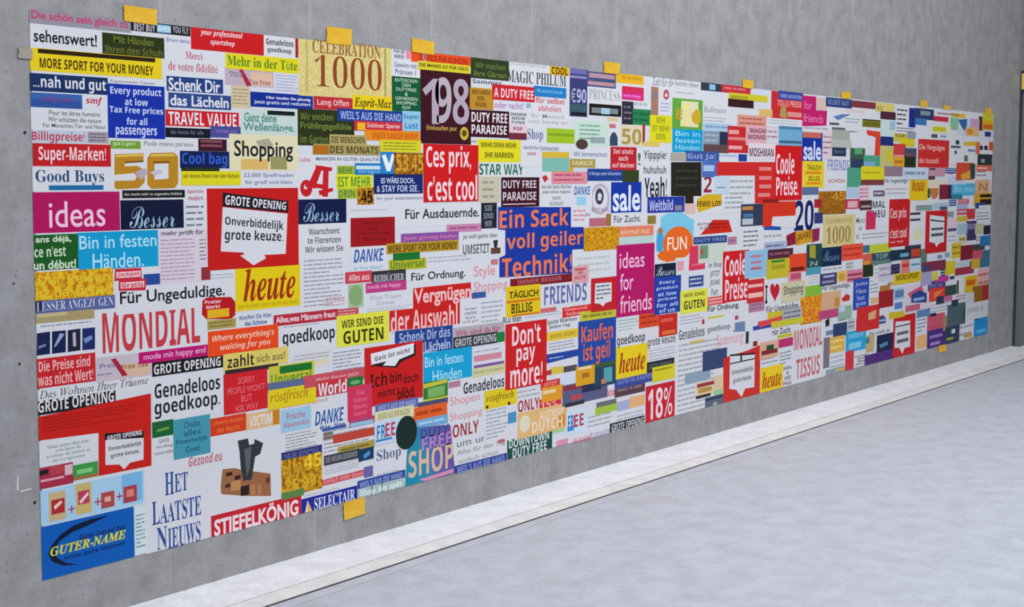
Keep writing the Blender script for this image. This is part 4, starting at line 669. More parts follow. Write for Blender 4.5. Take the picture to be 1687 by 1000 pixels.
(0,'dcc060','R',[41361,43153,16045,16322],[],[]),
(0,'303848','R',[48045,50866,19529,20007],[('8cc0dc','R',[49125,49910,19606,19937])],[]),
(0,'c42c38','R',[50709,54689,19528,20057],[],[('g','d86c74',1,[51018,54360,19591,19994])]),
(0,'cec030','R',[51696,57162,19143,19566],[],[('b','6c6c20','IMMER MEHR SPORT',[51941,54365,19206,19396])]),
(0,'34161a','R',[51626,55153,18682,19177],[],[]),
(0,'c8d4e4','R',[55040,56970,19601,19912],[],[]),
(0,'a8c6dc','R',[48421,51920,17110,17593],[],[('g','7c9cbc',1,[48693,51632,17168,17535])]),
(0,'8294a4','R',[48440,50644,16242,17094],[],[('g','a8b8c0',2,[48613,50464,16344,16992])]),
(0,'26304a','R',[50565,51699,16195,17096],[],[]),
(0,'60484a','R',[48459,51800,15767,16289],[],[]),
(0,'c4282c','R',[51618,54892,15809,17492],[('e89898','R',[51766,53174,16978,17244]),('e08088','R',[51698,54804,16613,16804]),('e8a0a4','R',[51798,53629,16030,16259])],[]),
(0,'da9484','R',[52900,57044,17463,18237],[],[('g','a86058',2,[53221,56702,17556,18144])]),
(0,'dca8b4','R',[54112,59084,16326,17584],[],[('b','6c2c40','MAGNUM',[54702,58091,17122,17422]),('b','6c2c40','MOMENTE',[54449,58343,16716,17016])]),
(0,'ded2dc','R',[54489,58572,15458,16482],[],[('b','54283c','MOSHMAN',[54663,58209,15614,16165])]),
(0,'3c549c','R',[46200,50519,15229,15853],[('a8a498','R',[44448,46349,15239,15704])],[('b','94acd8','Gut Ja!',[46498,50041,15302,15705])]),
(0,'4a6cb4','R',[48339,50623,14272,15313],[('a8c0e0','R',[48493,49903,14643,15014])],[]),
(1,'ce2826','P',[50210,15208,58786,15279,58899,12537,55566,12584,55498,14391,50235,14385],[('e08484','R',[56097,57888,14709,14947]),('e08484','R',[56119,57912,14114,14352]),('e08484','R',[56140,57935,13558,13797]),('e08484','R',[55984,57775,13003,13241])],[]),
(0,'c0d0dc','R',[49935,52040,13215,14348],[('7890b8','R',[50258,51389,13594,13670])],[]),
(0,'343a54','R',[53609,56745,11137,12551],[('c0883c','R',[53764,55315,12169,12404]),('4878a0','R',[53951,55332,11699,11933]),('b8c0cc','R',[53794,55347,11231,11622])],[]),
(0,'d4341e','R',[56742,61773,11030,12655],[('8c1c18','R',[56710,59078,12592,12832]),('d8d8dc','P',[58198,11662,61779,11669,61818,10797,58039,11062])],[]),
(0,'a8b4cc','R',[57003,60523,9421,9990],[],[('g','6c7898',1,[57277,60233,9490,9922])]),
(0,'502434','R',[57566,61507,8819,9474],[],[('g','8c5464',1,[57872,61182,8897,9395])]),
(1,'cc1c22','R',[51240,54865,6383,9611],[],[('b','f0d6dc','Coole',[51463,54406,8024,9421]),('b','f0d6dc','Preise',[51593,54721,6495,7898])]),
(0,'8cbcda','R',[54232,57593,7745,9536],[('c07898','R',[55080,56671,9059,9218]),('c07898','R',[55094,56686,8661,8821]),('c06070','R',[55109,56701,8263,8423])],[]),
(0,'c4b62c','R',[57423,60972,7526,8835],[('308038','R',[58134,60186,8590,8753])],[('b','70801c','Universal',[58147,60201,8140,8508])]),
(0,'e04626','R',[60955,63705,7773,9031],[('641c14','R',[61166,63324,7862,8113])],[]),
(0,'c42c2c','R',[54640,57119,6113,7631],[('f0b8b0','R',[54801,56925,7112,7312]),('f0b8b0','R',[54823,56949,6433,6753])],[]),
(0,'d890a0','R',[60805,62951,7128,7798],[('b85068','R',[61188,62751,7290,7709])],[]),
(0,'cac6a4','R',[59706,63597,5805,7145],[],[('b','54584c','Shopping',[60082,63194,6140,6936])]),
(0,'84b838','R',[63597,66366,5837,6697],[],[]),
(0,'~c83c10~e8b020~70','R',[62857,66536,4054,5946],[],[]),
(0,'d4a884','R',[66298,69738,4583,6082],[('c08c3c','R',[68645,69519,4904,5570])],[]),
(0,'ccb830','R',[57733,61117,4475,5300],[('d84848','P',[56657,4775,59964,4928,59978,4596,56493,4386])],[]),
(0,'a8a8b4','R',[59961,63072,4476,5315],[],[('g','64646c',2,[60204,62817,4577,5215])]),
(0,'c8c038','R',[58299,63297,4202,4620],[],[]),
(0,'b83068','R',[58726,61779,2749,3333],[],[]),
(0,'d8a890','R',[56638,59494,2215,3363],[('205038','R',[57631,58738,2736,3105]),('7c2430','R',[56914,59312,2498,2785]),('8c2020','R',[55642,56264,3228,3550])],[]),
(0,'b84878','R',[65923,69565,4166,4783],[],[]),
(0,'c42a30','R',[57722,62706,18172,19946],[('34469a','R',[58789,62577,19444,20050]),('a89858','P',[59188,18942,59933,18970,60154,18210,59030,18295]),('e09088','R',[60237,62441,18330,18656])],[('b','9aa8d8','WIR KAUFEN',[59067,62385,19567,19810]),('b','eca8a0','TOLLE PREISE',[58627,62408,18992,19396])]),
(0,'d8b468','R',[55960,57922,18226,18698],[],[]),
(0,'6ea8cc','R',[58899,62605,16398,17699],[('3c5c7c','R',[59008,62526,16561,16723]),('4878a0','R',[58969,62483,17496,17659])],[]),
(0,'d4d0d8','R',[57080,58897,16510,17544],[],[('g','b08090',2,[57257,58710,16749,17425])]),
(0,'c01a68','P',[62479,19848,64766,19866,64812,18905,66661,18971,66611,17906,62575,17751],[],[('s','e87cac','for',[62802,64090,18938,19518]),('s','e87cac','friends',[62746,66066,18053,18638])]),
(0,'d8b8b0','R',[64791,66638,18938,19822],[],[]),
(1,'cc181c','R',[58447,62721,12718,16393],[],[('b','f0d6dc','Coole',[58606,61428,14477,15898]),('b','f0d6dc','Preise.',[58666,62174,13048,14355])]),
(0,'15309a','R',[62639,65959,15410,17379],[('c86858','R',[62701,65712,17001,17378])],[('m','d8e0f4','sale',[62847,65766,15452,16793])]),
(0,'d8ccd0','R',[65953,67732,15561,17527],[],[('g','a87880',4,[66094,67588,15797,17291])]),
(0,'283e78','R',[66426,71045,19262,19908],[],[('b','7c90bc','SELBST GUT',[66737,70490,19430,19774])]),
(0,'7c3440','R',[70941,75654,19389,19879],[],[]),
(0,'d2c670','R',[75549,79333,19223,19912],[],[('b','9c9434','MAX',[75789,76991,19324,19688])]),
(0,'7c7a1c','R',[73051,77066,18006,18594],[('3c3824','R',[73152,77050,18505,18596])],[('b','4c4c14','GUTEN',[73514,76343,18093,18410])]),
(0,'a0a89e','R',[67589,70731,16934,17672],[],[]),
(0,'b4b8b4','R',[67410,71100,16369,16978],[],[]),
(0,'222e50','R',[67651,70135,15799,16407],[],[('b','5c6c90','Besser',[67968,69804,15973,16277])]),
(0,'3c5c48','R',[70934,73662,14990,16417],[('58a070','P',[71678,16408,73155,16476,73184,15983,71703,15965]),('2c3c5c','R',[71180,73454,14990,15615])],[]),
(0,'4ca084','R',[73449,76765,14914,15916],[('7ca8c4','R',[73460,75574,15002,15456])],[]),
(0,'e4cc28','R',[62825,66368,13514,15411],[('dc8c20','R',[63214,65843,14485,14695]),('dc8c20','R',[63447,65880,13767,13936])],[('b','6c5814','TÄGLICH',[63493,65823,14780,15202]),('b','6c5c18','BILLIG',[63830,65657,14021,14358])]),
(0,'5c6c98','R',[62778,65494,13054,13601],[],[]),
(0,'4c9c80','R',[70460,73171,13472,14987],[],[]),
(0,'dccf20','R',[73035,77550,14092,15097],[],[('b','8c8418','Kaufen Sie hier',[73378,76814,14549,14731])]),
(0,'7c3c3c','R',[73076,77596,13681,14092],[],[]),
(0,'a8c4d8','R',[70297,72889,12760,13563],[],[]),
(0,'d8c0cc','R',[72662,74755,12556,13642],[],[('g','c0607c',3,[72827,74585,12686,13512])]),
(0,'~6c3408~b87c1c~70','R',[65535,70338,11628,13279],[],[('b','c89428','45',[67815,70201,12614,13227])]),
(0,'a82430','R',[64821,66054,12147,12744],[],[]),
(0,'b83850','R',[70232,72939,11957,12672],[('e0a8b4','R',[70677,72482,12047,12538])],[]),
(0,'4c2c2c','R',[72944,75285,11823,12551],[('a09090','R',[73180,75053,12005,12187])],[]),
(0,'303c78','R',[64870,66313,11034,11804],[],[]),
(1,'~cab878~d8cc94~160','R',[66361,72140,9183,11561],[('b0a45c','R',[71347,71460,9188,11427])],[('e','8c6838','1000',[67002,71249,9540,10728]),('c','a88c54','CELEBRATION',[66847,71416,10991,11298])]),
(0,'cc2c58','R',[74175,76077,10337,11623],[],[]),
(0,'12264a','R',[66137,69779,7921,9278],[],[('h','6888a8','Besser',[66552,69337,8271,9059])]),
(0,'e4503a','R',[69761,73728,8189,9359],[],[('g','c02c20',2,[70070,73402,8329,9219])]),
(0,'1e4648','R',[63683,66241,7893,9604],[('a09c30','P',[64150,9547,65168,9509,65214,8567,64190,8697])],[('b','88a0a0','N',[64312,65539,8067,8410])]),
(0,'4c98ac','R',[63630,66188,7470,7984],[],[]),
(0,'403c68','R',[66009,68992,6547,7422],[('a8a8c8','R',[66626,68546,7110,7285]),('8c8cac','R',[66436,68567,6722,6897])],[]),
(0,'d8b878','R',[68980,70858,6671,7473],[('cc9828','E',[69310,70525,6760,7295])],[]),
(0,'cc8498','R',[70856,73833,6533,7441],[('a83850','R',[70963,73711,6987,7169]),('a83850','R',[70982,73731,6670,6806])],[]),
(0,'d05c4c','R',[73766,75661,7503,8517],[('d89838','R',[74011,75074,7696,7972])],[]),
(0,'24301c','R',[73811,75829,6761,7685],[],[]),
(0,'c0c43c','R',[74533,79423,8515,9170],[],[]),
(0,'3c6c84','R',[73715,75010,8621,9171],[],[]),
(0,'2c4c54','R',[75521,79210,7937,8500],[],[('b','8ca8ac','TOP',[76243,78707,8026,8401])]),
(0,'5c8074','R',[75549,79494,7555,7932],[],[]),
(0,'2848a8','R',[72063,75097,4401,6697],[],[('s','b0c0e8','Jedes',[72407,74742,6095,6468]),('s','b0c0e8','Haus',[72620,74529,5592,5964]),('s','b0c0e8','hat',[72837,74311,5088,5461]),('s','b0c0e8','gute',[72620,74529,4585,4957])]),
(0,'90b09c','R',[69341,71800,3857,4847],[('b8d0dc','R',[69436,70544,4438,4886])],[]),
(0,'2c4066','R',[68535,71079,2620,3652],[],[]),
(0,'dcb04c','R',[67940,70688,1548,2713],[],[('g','f0d890',2,[68156,70464,1688,2573])]),
(0,'7c7080','R',[66903,67972,578,2789],[],[]),
(0,'8c9cac','R',[67394,70907,49,409],[('c8b850','R',[69122,70902,135,316])],[]),
(0,'24a2d2','R',[70897,74716,1306,2869],[('80c8e4','R',[71483,73792,1506,1966]),('60b8dc','R',[71326,74217,2318,2685])],[]),
(0,'cc3040','R',[70866,72461,3,1420],[],[]),
(0,'c0a878','R',[74730,76417,948,2262],[('4c8090','R',[74716,75434,1649,2117])],[]),
(0,'c8303c','R',[72759,77049,2874,3712],[],[]),
(0,'cc2a2c','R',[72856,77275,2672,4536],[('d8a878','P',[75067,3973,76620,4139,76539,3489,75101,3414])],[]),
(0,'141e46','R',[76904,80428,653,2093],[('5080b0','P',[77405,1344,79140,1473,79159,1184,77671,1035])],[]),
(0,'4c2878','R',[74556,80506,-86,773],[],[]),
(0,'c41c1c','R',[80259,85046,-27,3275],[('d6d8de','P',[80703,2880,83869,2729,84020,590,82817,603,82319,160,81626,714,80583,811]),('3c4448','R',[80723,83897,2412,2510]),('5c6864','R',[81023,83536,1730,1975]),('5c6864','R',[81064,83580,1090,1385])],[]),
(0,'ccb428','R',[79256,82629,3151,3734],[],[]),
(0,'5c84b4','R',[85324,88417,2795,3503],[],[]),
(0,'c4546c','R',[87764,92007,1383,2829],[('1c1c38','R',[88430,89879,2673,2930])],[('g','a83050',1,[88219,91437,1647,1854])]),
(0,'46287c','R',[87861,92417,21,1526],[('9878b8','R',[88422,91501,813,1072]),('a884c0','R',[88613,90955,211,470])],[]),
(0,'a08058','R',[91562,93225,1223,2484],[],[]),
(0,'303c58','R',[92242,95795,-75,1520],[('a0a448','R',[92575,94261,299,511]),('c8d8dc','R',[93743,94672,810,1182])],[]),
(0,'4c6068','R',[92556,97236,1439,3358],[('2c3858','R',[93543,95248,3119,3703]),('38463c','P',[96559,2701,98005,2596,97919,1739,96642,1730])],[]),
(0,'2488ca','R',[99612,103858,0,1617],[('58b0dc','R',[100314,103030,230,565]),('1c2c6c','R',[99711,100879,1499,1830])],[]),
(0,'ccd0d4','R',[97198,103365,1609,3262],[],[('g','b8b4c0',1,[97675,102855,1808,3064])]),
(0,'9e1c26','R',[77057,80066,4187,5521],[('b07838','R',[77251,79374,5485,5912])],[]),
(0,'a0c0d8','R',[80041,82647,4571,5542],[('5c80a8','R',[80426,82250,4766,5348])],[]),
(0,'ccd8e4','R',[80103,82448,3657,4580],[('5880b4','R',[80360,82052,3856,4390])],[]),
(0,'d8c8d4','R',[82402,88034,3418,5612],[('c85c74','P',[83046,4948,86267,5443,86879,4705,83879,4502]),('2a4486','P',[83989,4839,85741,5076,87439,4720,87496,3960,83903,4156]),('8ca8d8','R',[84422,86911,4234,4485]),('c06078','R',[82725,85986,3482,3979])],[]),
(0,'4c4484','R',[87673,91902,4827,5649],[],[('b','8c84b8','Beste Tage',[88102,91158,5042,5401])]),
(0,'da3e2e','R',[88013,91963,3943,5024],[('e88048','P',[89152,4663,91479,4827,90621,4468,89192,4151])],[]),
(0,'2c3450','R',[89781,91703,3635,4256],[],[]),
(0,'b86890','R',[91543,93662,3716,4187],[],[]),
(0,'344844','R',[91786,94684,4196,5037],[],[]),
(0,'d8b018','R',[96841,100430,4119,5585],[('c4601c','R',[97311,99590,4726,5214])],[]),
(0,'d8a8a8','R',[100221,103964,4178,6063],[],[('g','c07070',2,[100514,103658,4404,5837])]),
(0,'90601c','R',[99017,103396,3133,4571],[('a82030','R',[101682,103221,3159,4440])],[]),
(0,'c0c8cc','R',[97110,99385,3117,4095],[],[]),
(0,'b83894','R',[89353,92611,5475,5940],[],[]),
(0,'c8c450','R',[87618,90066,5697,6360],[],[]),
(0,'a49cc0','R',[85942,88478,5386,6696],[],[]),
(0,'d6b81c','R',[80084,86082,5828,6661],[],[('b','4c3c08','MORE SPORT',[80592,85522,6122,6563])]),
(0,'c8c4d4','R',[76805,80054,6281,7609],[],[('g','9c94a4',2,[77060,79789,6441,7450])]),
(0,'303048','R',[79402,81328,6700,7469],[],[('g','4c5474',2,[79554,81172,6793,7377])]),
(0,'d87c78','R',[81575,83426,6636,7708],[('c83038','R',[81699,83152,7127,7419])],[]),
(0,'b8d0dc','R',[83409,86135,6814,7804],[('4c88b0','R',[83682,85587,7168,7316])],[]),
(0,'3c3440','R',[82282,85788,7735,8816],[('c0442c','R',[83616,85656,7856,8498])],[]),
(0,'1c3048','R',[79202,83627,7755,8576],[('70a4c4','R',[81252,83094,7963,8254])],[]),
(0,'607868','R',[85825,87220,6925,8426],[],[]),
(0,'783044','R',[86149,91769,6505,7319],[('3c4478','R',[86025,87850,6606,7008])],[]),
(0,'d0bc20','R',[91781,94211,5984,7134],[],[]),
(0,'d0b42c','R',[93169,95797,7325,8641],[],[('g','98801c',2,[93376,95584,7483,8483])]),
(0,'7c1c30','R',[95499,98695,7050,8335],[],[]),
(0,'b8c4c8','R',[94189,98465,6343,6983],[('50605c','R',[97969,99108,6448,6881])],[]),
(0,'9c3448','R',[94233,99166,5791,6434],[],[]),
(0,'d0a42c','R',[98453,100762,6178,7104],[],[]),
(0,'3c6c88','R',[100724,103443,6165,7712],[],[]),
(0,'c85068','R',[98690,101340,7028,8227],[],[]),
(0,'3c4440','R',[98652,101975,7778,8324],[],[]),
(0,'c01c22','R',[86776,91833,8007,11508],[('d6d8de','P',[87657,11184,91137,10960,91161,8808,90135,8793,89436,8462,88831,8839,87686,8930]),('343c40','P',[87825,10830,91166,10601,91174,10499,87836,10680]),('505c60','R',[88028,90923,9882,10085]),('505c60','R',[88064,90962,9373,9627])],[]),
(0,'c21a22','R',[78789,83179,8827,12563],[],[('b','ecc4c8','Ces prix',[78997,82469,10847,11898]),('b','ecc4c8',"c'est cool",[79091,82572,9506,10321]),('b','e8b0b4','nur hier',[79136,81963,9134,9325])]),
(0,'e2bc14','R',[82983,87067,12415,14423],[],[('j','a83c10','heute',[83496,86351,13151,14228])]),
(0,'d8d0b8','R',[87043,92253,13369,14075],[('5c3848','R',[87142,88698,14077,14476])],[]),
(0,'7c2036','R',[89800,92909,12439,13665],[('3c2040','R',[91859,92758,12530,13559])],[]),
(0,'4aacd2','R',[92741,99665,12699,13752],[],[('s','98d0e8','Bin hier',[93494,98843,13015,13542])]),
(0,'2c7c8c','R',[92792,95555,12406,12823],[],[]),
(0,'c0c8d8','R',[91631,96218,13655,14381],[('4c6078','R',[93728,95579,14017,14278])],[]),
(0,'cc9c28','R',[98599,103964,11779,12867],[('1c140c','R',[100212,103590,12479,12752]),('2c1c10','R',[100261,103642,11823,12315])],[]),
(0,'d0a884','R',[98824,102823,12870,14062],[],[('b','b87848','N',[99810,102148,13086,13737])]),
(0,'c84c30','R',[93826,98381,14067,15537],[('384440','R',[97257,98704,14172,15446]),('d8a030','P',[94928,14486,97408,14913,97473,14172,95274,14069])],[]),
(0,'283436','R',[99264,103279,15363,16336],[('8ca0a8','R',[100260,101257,15575,15899])],[]),
(0,'d86850','R',[99006,103696,14821,15363],[('e8d0d0','R',[99332,101990,15035,15143])],[]),
(0,'c82a2a','R',[84661,91895,15076,17365],[],[('b','e8b0a8','Die Vergnügen',[84900,90824,16366,16962]),('b','e8b0a8','der Auswahl',[84973,89452,15417,15862])]),
(0,'d06c50','R',[98685,99827,16312,17379],[],[]),
(0,'c8502c','R',[102314,103852,16689,17452],[],[]),
(0,'ccd0d8','R',[99398,103413,17530,18500],[('282c74','R',[101037,102720,17918,18351])],[]),
(0,'4c3038','R',[99304,100453,18410,19637],[],[]),
(0,'ccc034','R',[100263,103286,18513,20184],[('d8a818','R',[100278,103131,18996,19374]),('cc6418','R',[100480,103170,18567,18999])],[]),
(0,'c898b8','R',[96898,99470,18526,19370],[],[]),
(0,'c0d0e0','R',[93814,97077,17933,19334],[('3060a0','P',[93916,19185,96231,19310,96137,18575,95540,18247,94405,18839])],[]),
(0,'88b894','R',[91989,93947,18286,19307],[],[]),
(0,'d8b078','R',[95856,99369,17877,18614],[('d88828','E',[96169,97753,17968,18492])],[]),
(0,'dcdcc0','R',[87689,92178,17905,18557],[('c0c020','R',[87828,90992,18043,18443])],[]),
(0,'d8d0d8','R',[87900,91656,18805,19505],[('c42440','R',[87904,91512,18903,19303]),('8c5c60','R',[88866,94183,19514,19615])],[]),
(0,'d8b43c','R',[92231,95737,19342,19701],[],[]),
(0,'1a2a84','R',[82462,83917,18227,19759],[],[]),
(0,'283a64','R',[83630,88015,18932,19808],[('80909c','R',[84967,87167,19282,19624])],[]),
(0,'3c74b0','R',[83806,86386,18472,19006],[],[]),
(0,'482638','R',[76544,79625,18690,19291],[],[]),
(0,'c4d8d8','R',[76604,79816,17349,18692],[('98bccc','R',[78426,79550,17926,18578])],[]),
(0,'c8bc40','R',[79359,82178,17073,17687],[],[('b','60581c','TOP',[79602,81647,17401,17637])]),
(0,'8898a8','R',[82164,84016,17359,17886],[],[]),
(0,'d4c41c','R',[80652,83790,16719,17339],[],[]),
(0,'1e2c74','R',[76665,79252,16694,17389],[],[]),
(0,'c4bc74','R',[76621,79460,14928,16694],[('d0c030','R',[77958,78952,15490,16329])],[]),
(0,'cc3a40','R',[79305,81863,15698,16879],[('dc9898','R',[79454,81498,15839,16028])],[]),
(0,'dca028','R',[79359,81790,15035,15887],[],[('g','b87418',1,[79551,81593,15137,15784])]),
(0,'444c64','R',[81611,84253,15818,16586],[('684c5c','R',[81751,84129,15914,16202])],[]),
(0,'222c1c','R',[81662,84173,14999,15913],[],[]),
(0,'8c7888','R',[77541,81320,14370,15122],[],[]),
(0,'c4d0e0','R',[81333,86980,14082,15053],[],[('g','8098b8',1,[81769,86512,14199,14937])]),
(0,'c090a0','R',[86969,90983,14377,15079],[('502c44','R',[87231,88646,14875,15024])],[]),
(0,'403060','R',[96755,99503,8721,10439],[('7c6c98','R',[97041,99141,9688,10224])],[]),
(0,'9cb8c4','R',[94393,97060,9332,10284],[],[]),
(0,'d8c4cc','R',[91924,94506,9929,10813],[('5c4880','R',[92119,94246,9671,9932])],[]),
(0,'c03844','R',[96788,99042,10601,11510],[],[]),
(0,'c8b030','R',[94321,96983,10442,10917],[],[]),
(0,'2c4488','R',[98975,101965,11520,12008],[('d0d4dc','R',[99969,101975,11512,11784])],[]),
(0,'20203c','R',[101492,103711,9120,9947],[],[]),
(0,'2a70a8','R',[100577,103633,8092,9028],[],[]),
(0,'b8bc90','R',[99160,101485,9190,10169],[],[]),
(0,'a4acd0','R',[94231,97048,11548,11969],[],[]),
(0,'c8c4a0','R',[94782,96984,8482,9224],[('9c8840','R',[95088,96661,8800,9012])],[]),
(0,'a8bcd0','R',[88594,92104,11638,12147],[('50586c','R',[90053,91822,11526,11832])],[]),
]

def q(l): return [v / 10000 for v in l]
def outline(kind, l):
    l = q(l)
    if kind == 'R': return [(l[0], l[2]), (l[1], l[2]), (l[1], l[3]), (l[0], l[3])]
    if kind == 'E':
        cx, cy, rx, ry = (l[0] + l[1]) / 2, (l[2] + l[3]) / 2, (l[1] - l[0]) / 2, (l[3] - l[2]) / 2
        return [(cx + rx * math.cos(2 * math.pi * i / 36), cy + ry * math.sin(2 * math.pi * i / 36)) for i in range(36)]
    p = [(l[i], l[i + 1]) for i in range(0, len(l), 2)]
    a = sum(p[i][0] * p[(i + 1) % len(p)][1] - p[(i + 1) % len(p)][0] * p[i][1] for i in range(len(p)))
    return p if a > 0 else p[::-1]
def put_text(mb, st, col, s, l, y):
    if (st, s) not in GLYPH: return
    vs, fs = GLYPH[(st, s)]; l = q(l)
    if len(l) == 4:
        x0, x1, y0, y1 = l
        mb.mesh([(x0 + a * (x1 - x0), y, y0 + b * (y1 - y0)) for a, b in vs], fs, col)
    else:
        tl, tr, br, bl = [(l[i], l[i + 1]) for i in range(0, 8, 2)]
        out = []
        for a, b in vs:
            tx = tl[0] + (tr[0] - tl[0]) * a; ty = tl[1] + (tr[1] - tl[1]) * a
            bx = bl[0] + (br[0] - bl[0]) * a; by = bl[1] + (br[1] - bl[1]) * a
            out.append((bx + (tx - bx) * b, y, by + (ty - by) * b))
        mb.mesh(out, fs, col)
def small_print(mb, col, n, l, y, rnd):
    x0, x1, y0, y1 = q(l); h = (y1 - y0) / n; wlet = h * 0.36
    for i in range(n):
        if y1 - (i + 1) * h < 0.004: break
        b0 = y1 - i * h - h * 0.62; b1 = b0 + h * 0.34
        x = x0; end = x0 + (x1 - x0) * (rnd.uniform(0.45, 0.95) if i % 4 == 3 else rnd.uniform(0.88, 1.0))
        while x < end - wlet:
            wd = min(rnd.randint(2, 9) * wlet, end - x)
            mb.poly([(x, b0), (x + wd, b0), (x + wd, b1), (x, b1)], y, col)
            x += wd + wlet * 0.9

poster = bpy.data.objects.new('poster', None); COL.objects.link(poster)
poster.location = (0, 0, BASE)
poster['label'] = 'long paper poster collaged from hundreds of printed advertising slogans, taped to the concrete wall'
poster['category'] = 'poster'
LEN, HGT = 10.34, 2.0
prepare([(t_[0], t_[2]) for c_ in CLIPS for t_ in c_[5] if t_[0] != 'g'])

mb = MB(); mb.prism([(0.004, 0.004), (LEN - 0.01, 0.004), (LEN - 0.006, HGT - 0.004), (0.002, HGT - 0.004)], -0.0005, -0.0015, 'd2d6dc')
mb.build('sheet', poster)['label'] = 'white backing sheet'

# levels: a clipping pasted over another lies one level higher
def bb(c): 
    p = outline(c[2], c[3]); xs = [a for a, b in p]; ys = [b for a, b in p]
    return min(xs), max(xs), min(ys), max(ys)
BB = [bb(c) for c in CLIPS]; LV = []
for i, c in enumerate(CLIPS):
    a = BB[i]; lv = 0
    for j in range(i):
        b = BB[j]
        if LV[j] >= lv and a[0] < b[1] - 1e-4 and b[0] < a[1] - 1e-4 and a[2] < b[3] - 1e-4 and b[2] < a[3] - 1e-4: lv = LV[j] + 1
    LV.append(lv)
STEP = 0.00016
rnd = random.Random(7)
HUE = [('black', 28, 28, 32), ('white', 214, 216, 222), ('red', 200, 28, 32), ('maroon', 66, 18, 34), ('navy blue', 22, 34, 80), ('blue', 26, 60, 160), ('sky blue', 30, 155, 205),
       ('pale blue', 160, 200, 228), ('yellow', 225, 208, 30), ('gold', 200, 140, 20), ('orange', 230, 90, 30), ('cream', 220, 210, 165), ('green', 20, 100, 50), ('dark green', 40, 55, 25),
       ('magenta', 180, 20, 95), ('pink', 215, 120, 150), ('grey', 120, 124, 132), ('lime green', 160, 190, 50), ('teal', 70, 150, 165), ('purple', 80, 60, 140), ('tan', 200, 165, 120), ('lilac', 185, 172, 185)]
SAFE = {'ideas': 1, 'sehenswert!': 1, 'Good Buys': 1, 'Shopping': 1, 'sale': 1, 'FUN': 1, '18%': 1, 'GROTE OPENING': 1, 'goedkoop': 1, 'GUTEN': 1, 'TRAVEL VALUE': 1, 'COOL': 1, 'FRIENDS': 1, 'Yeah!': 1,
        'MORE SPORT FOR YOUR MONEY': 1, 'BESSER ANGEZOGEN': 1, 'mode mit happy end': 1, 'Billigpreise!': 1, '1000': 1, 'heute': 0}
def hue(h):
    h = '1a88a4' if h == '@duty' else h.strip('~').split('~')[0]
    r, g, b = (int(h[i:i + 2], 16) for i in (0, 2, 4))
    return min(HUE, key=lambda c: (c[1] - r) ** 2 + (c[2] - g) ** 2 + (c[3] - b) ** 2)[0]
def clamp(p): return [(min(max(a, -0.004), LEN), min(max(b, 0.0), HGT)) for a, b in p]
patch = MB()
for i, (big, bg, kind, l, pic, txt) in enumerate(CLIPS):
    y1 = -0.0015 - STEP * (LV[i] + 1); y0 = -0.0014
    body = MB() if big else patch
    body.prism(clamp(outline(kind, l)), y0, y1, bg)
    pm = MB() if big else patch
    for k, (c, kd, pl) in enumerate(pic):
        pm.poly(clamp(outline(kd, pl)), y1 - 0.00004 - 0.000008 * k, c)
    rows = []
    for st, c, s, bx in txt:
        tm = MB() if big else patch
        if st == 'g': small_print(tm, c, s, bx, y1 - 0.00014, rnd)
        else: put_text(tm, st, c, s, bx, y1 - 0.00014)
        if big and tm.v: rows.append(('small_print' if st == 'g' else 'lettering', tm))
    if big:
        o = body.build('clipping', poster)
        words = [s for st, c, s, bx in txt if st != 'g' and SAFE.get(s)]
        lab = hue(bg) + ' clipping'
        if words: lab += ' reading ' + words[0]
        elif pic and not txt: lab += ' with a picture'
        elif txt: lab += ' with %s lettering' % hue(txt[0][1])
        o['label'] = lab
        if pm.v: pm.build('picture', o)
        for nm, tm in rows: tm.build(nm, o)
po = patch.build('clipping_patchwork', poster)
po['kind'] = 'stuff'
po['label'] = 'hundreds of small overlapping slogan clippings'

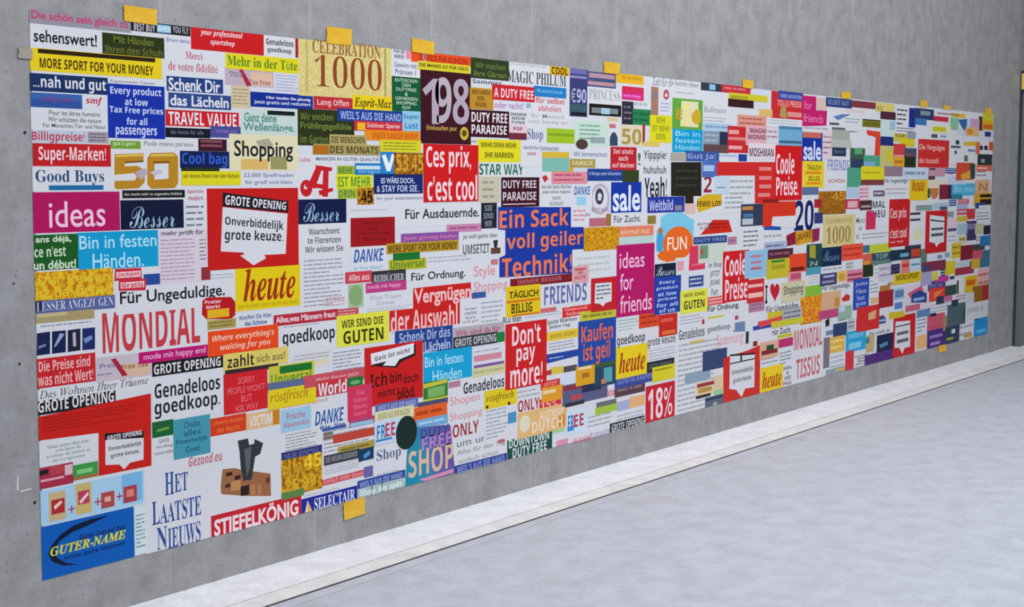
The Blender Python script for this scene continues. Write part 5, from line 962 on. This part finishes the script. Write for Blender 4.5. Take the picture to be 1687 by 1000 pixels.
# ------------------------------------------------------------------ tape tabs and marks on the wall
m_tape, N_, L_, p_ = principled('yellow_tape', 0.5, 0.3)
tcn = N_.new('ShaderNodeTexCoord')
L_.new(ramp(N_, L_, noise(N_, L_, tcn.outputs['Object'], 22.0, 2.0), [(0.3, rgb('dda81e')), (0.7, rgb('e8bc34'))]), p_.inputs['Base Color'])
def tape(u0, u1, v0, v1, label, tilt=0.0, key=None, seed=0):
    cx, cz = (u0 + u1) / 2, (v0 + v1) / 2; hw, hh = (u1 - u0) / 2, (v1 - v0) / 2
    r_ = random.Random(seed); pts = [(-hw, -hh)]
    pts += [(hw, -hh)]
    for k in range(1, 6): pts.append((hw + r_.uniform(-0.003, 0.003), -hh + 2 * hh * k / 6))
    pts += [(hw, hh), (-hw, hh)]
    for k in range(5, 0, -1): pts.append((-hw + r_.uniform(-0.003, 0.003), -hh + 2 * hh * k / 6))
    m_ = MB(); 
    top_above = cz > 1.0
    m_.prism(pts, 0.0, -0.0006, 'k')
    o = m_.build('tape_tab', None, {'k': m_tape if key is None else ink(key)})
    o.location = (cx, -0.0042, cz + BASE); o.rotation_euler = (0, tilt, 0)
    o['label'] = label; o['category'] = 'tape'; o['group'] = 'tape tabs holding the poster'
    return o
TABS = [
 (0.408, 0.563, 1.994, 2.052, 'yellow tape tab above the poster\'s left end, above the black strip'),
 (1.492, 1.649, 1.994, 2.064, 'yellow tape tab above the cream CELEBRATION 1000 clipping'),
 (2.057, 2.221, 1.994, 2.055, 'yellow tape tab above the orange strip and the maroon clipping'),
 (3.701, 3.865, 1.994, 2.055, 'yellow tape tab at the top edge left of the yellow strip, mid poster'),
 (5.349, 5.502, 1.994, 2.047, 'yellow tape tab above the red strip right of mid poster'),
 (6.905, 7.070, 1.994, 2.042, 'yellow tape tab above the narrow navy strip, right of the magenta clipping'),
 (8.478, 8.642, 1.994, 2.046, 'third yellow tape tab from the right end of the top edge'),
 (9.013, 9.203, 1.994, 2.026, 'second yellow tape tab from the right end of the top edge'),
 (10.09, 10.26, 1.994, 2.045, 'yellow tape tab at the poster\'s top right corner'),
 (1.577, 1.718, -0.078, 0.001, 'yellow tape tab under the blue strip at the poster\'s lower left edge'),
 (9.054, 9.249, -0.057, 0.004, 'yellow tape tab under the poster\'s lower right edge'),
]
for n_, (a, b, c, d, lab) in enumerate(TABS):
    tape(a, b, c, d, lab, [0.02, -0.01, 0.03, 0, 0.02, -0.02, 0, 0.01, 0, -0.05, 0.02][n_], None, n_)
tape(-0.05, 0.006, 1.832, 1.868, 'small beige tape scrap on the poster\'s upper left edge', 0.03, 'a49c90', 20)
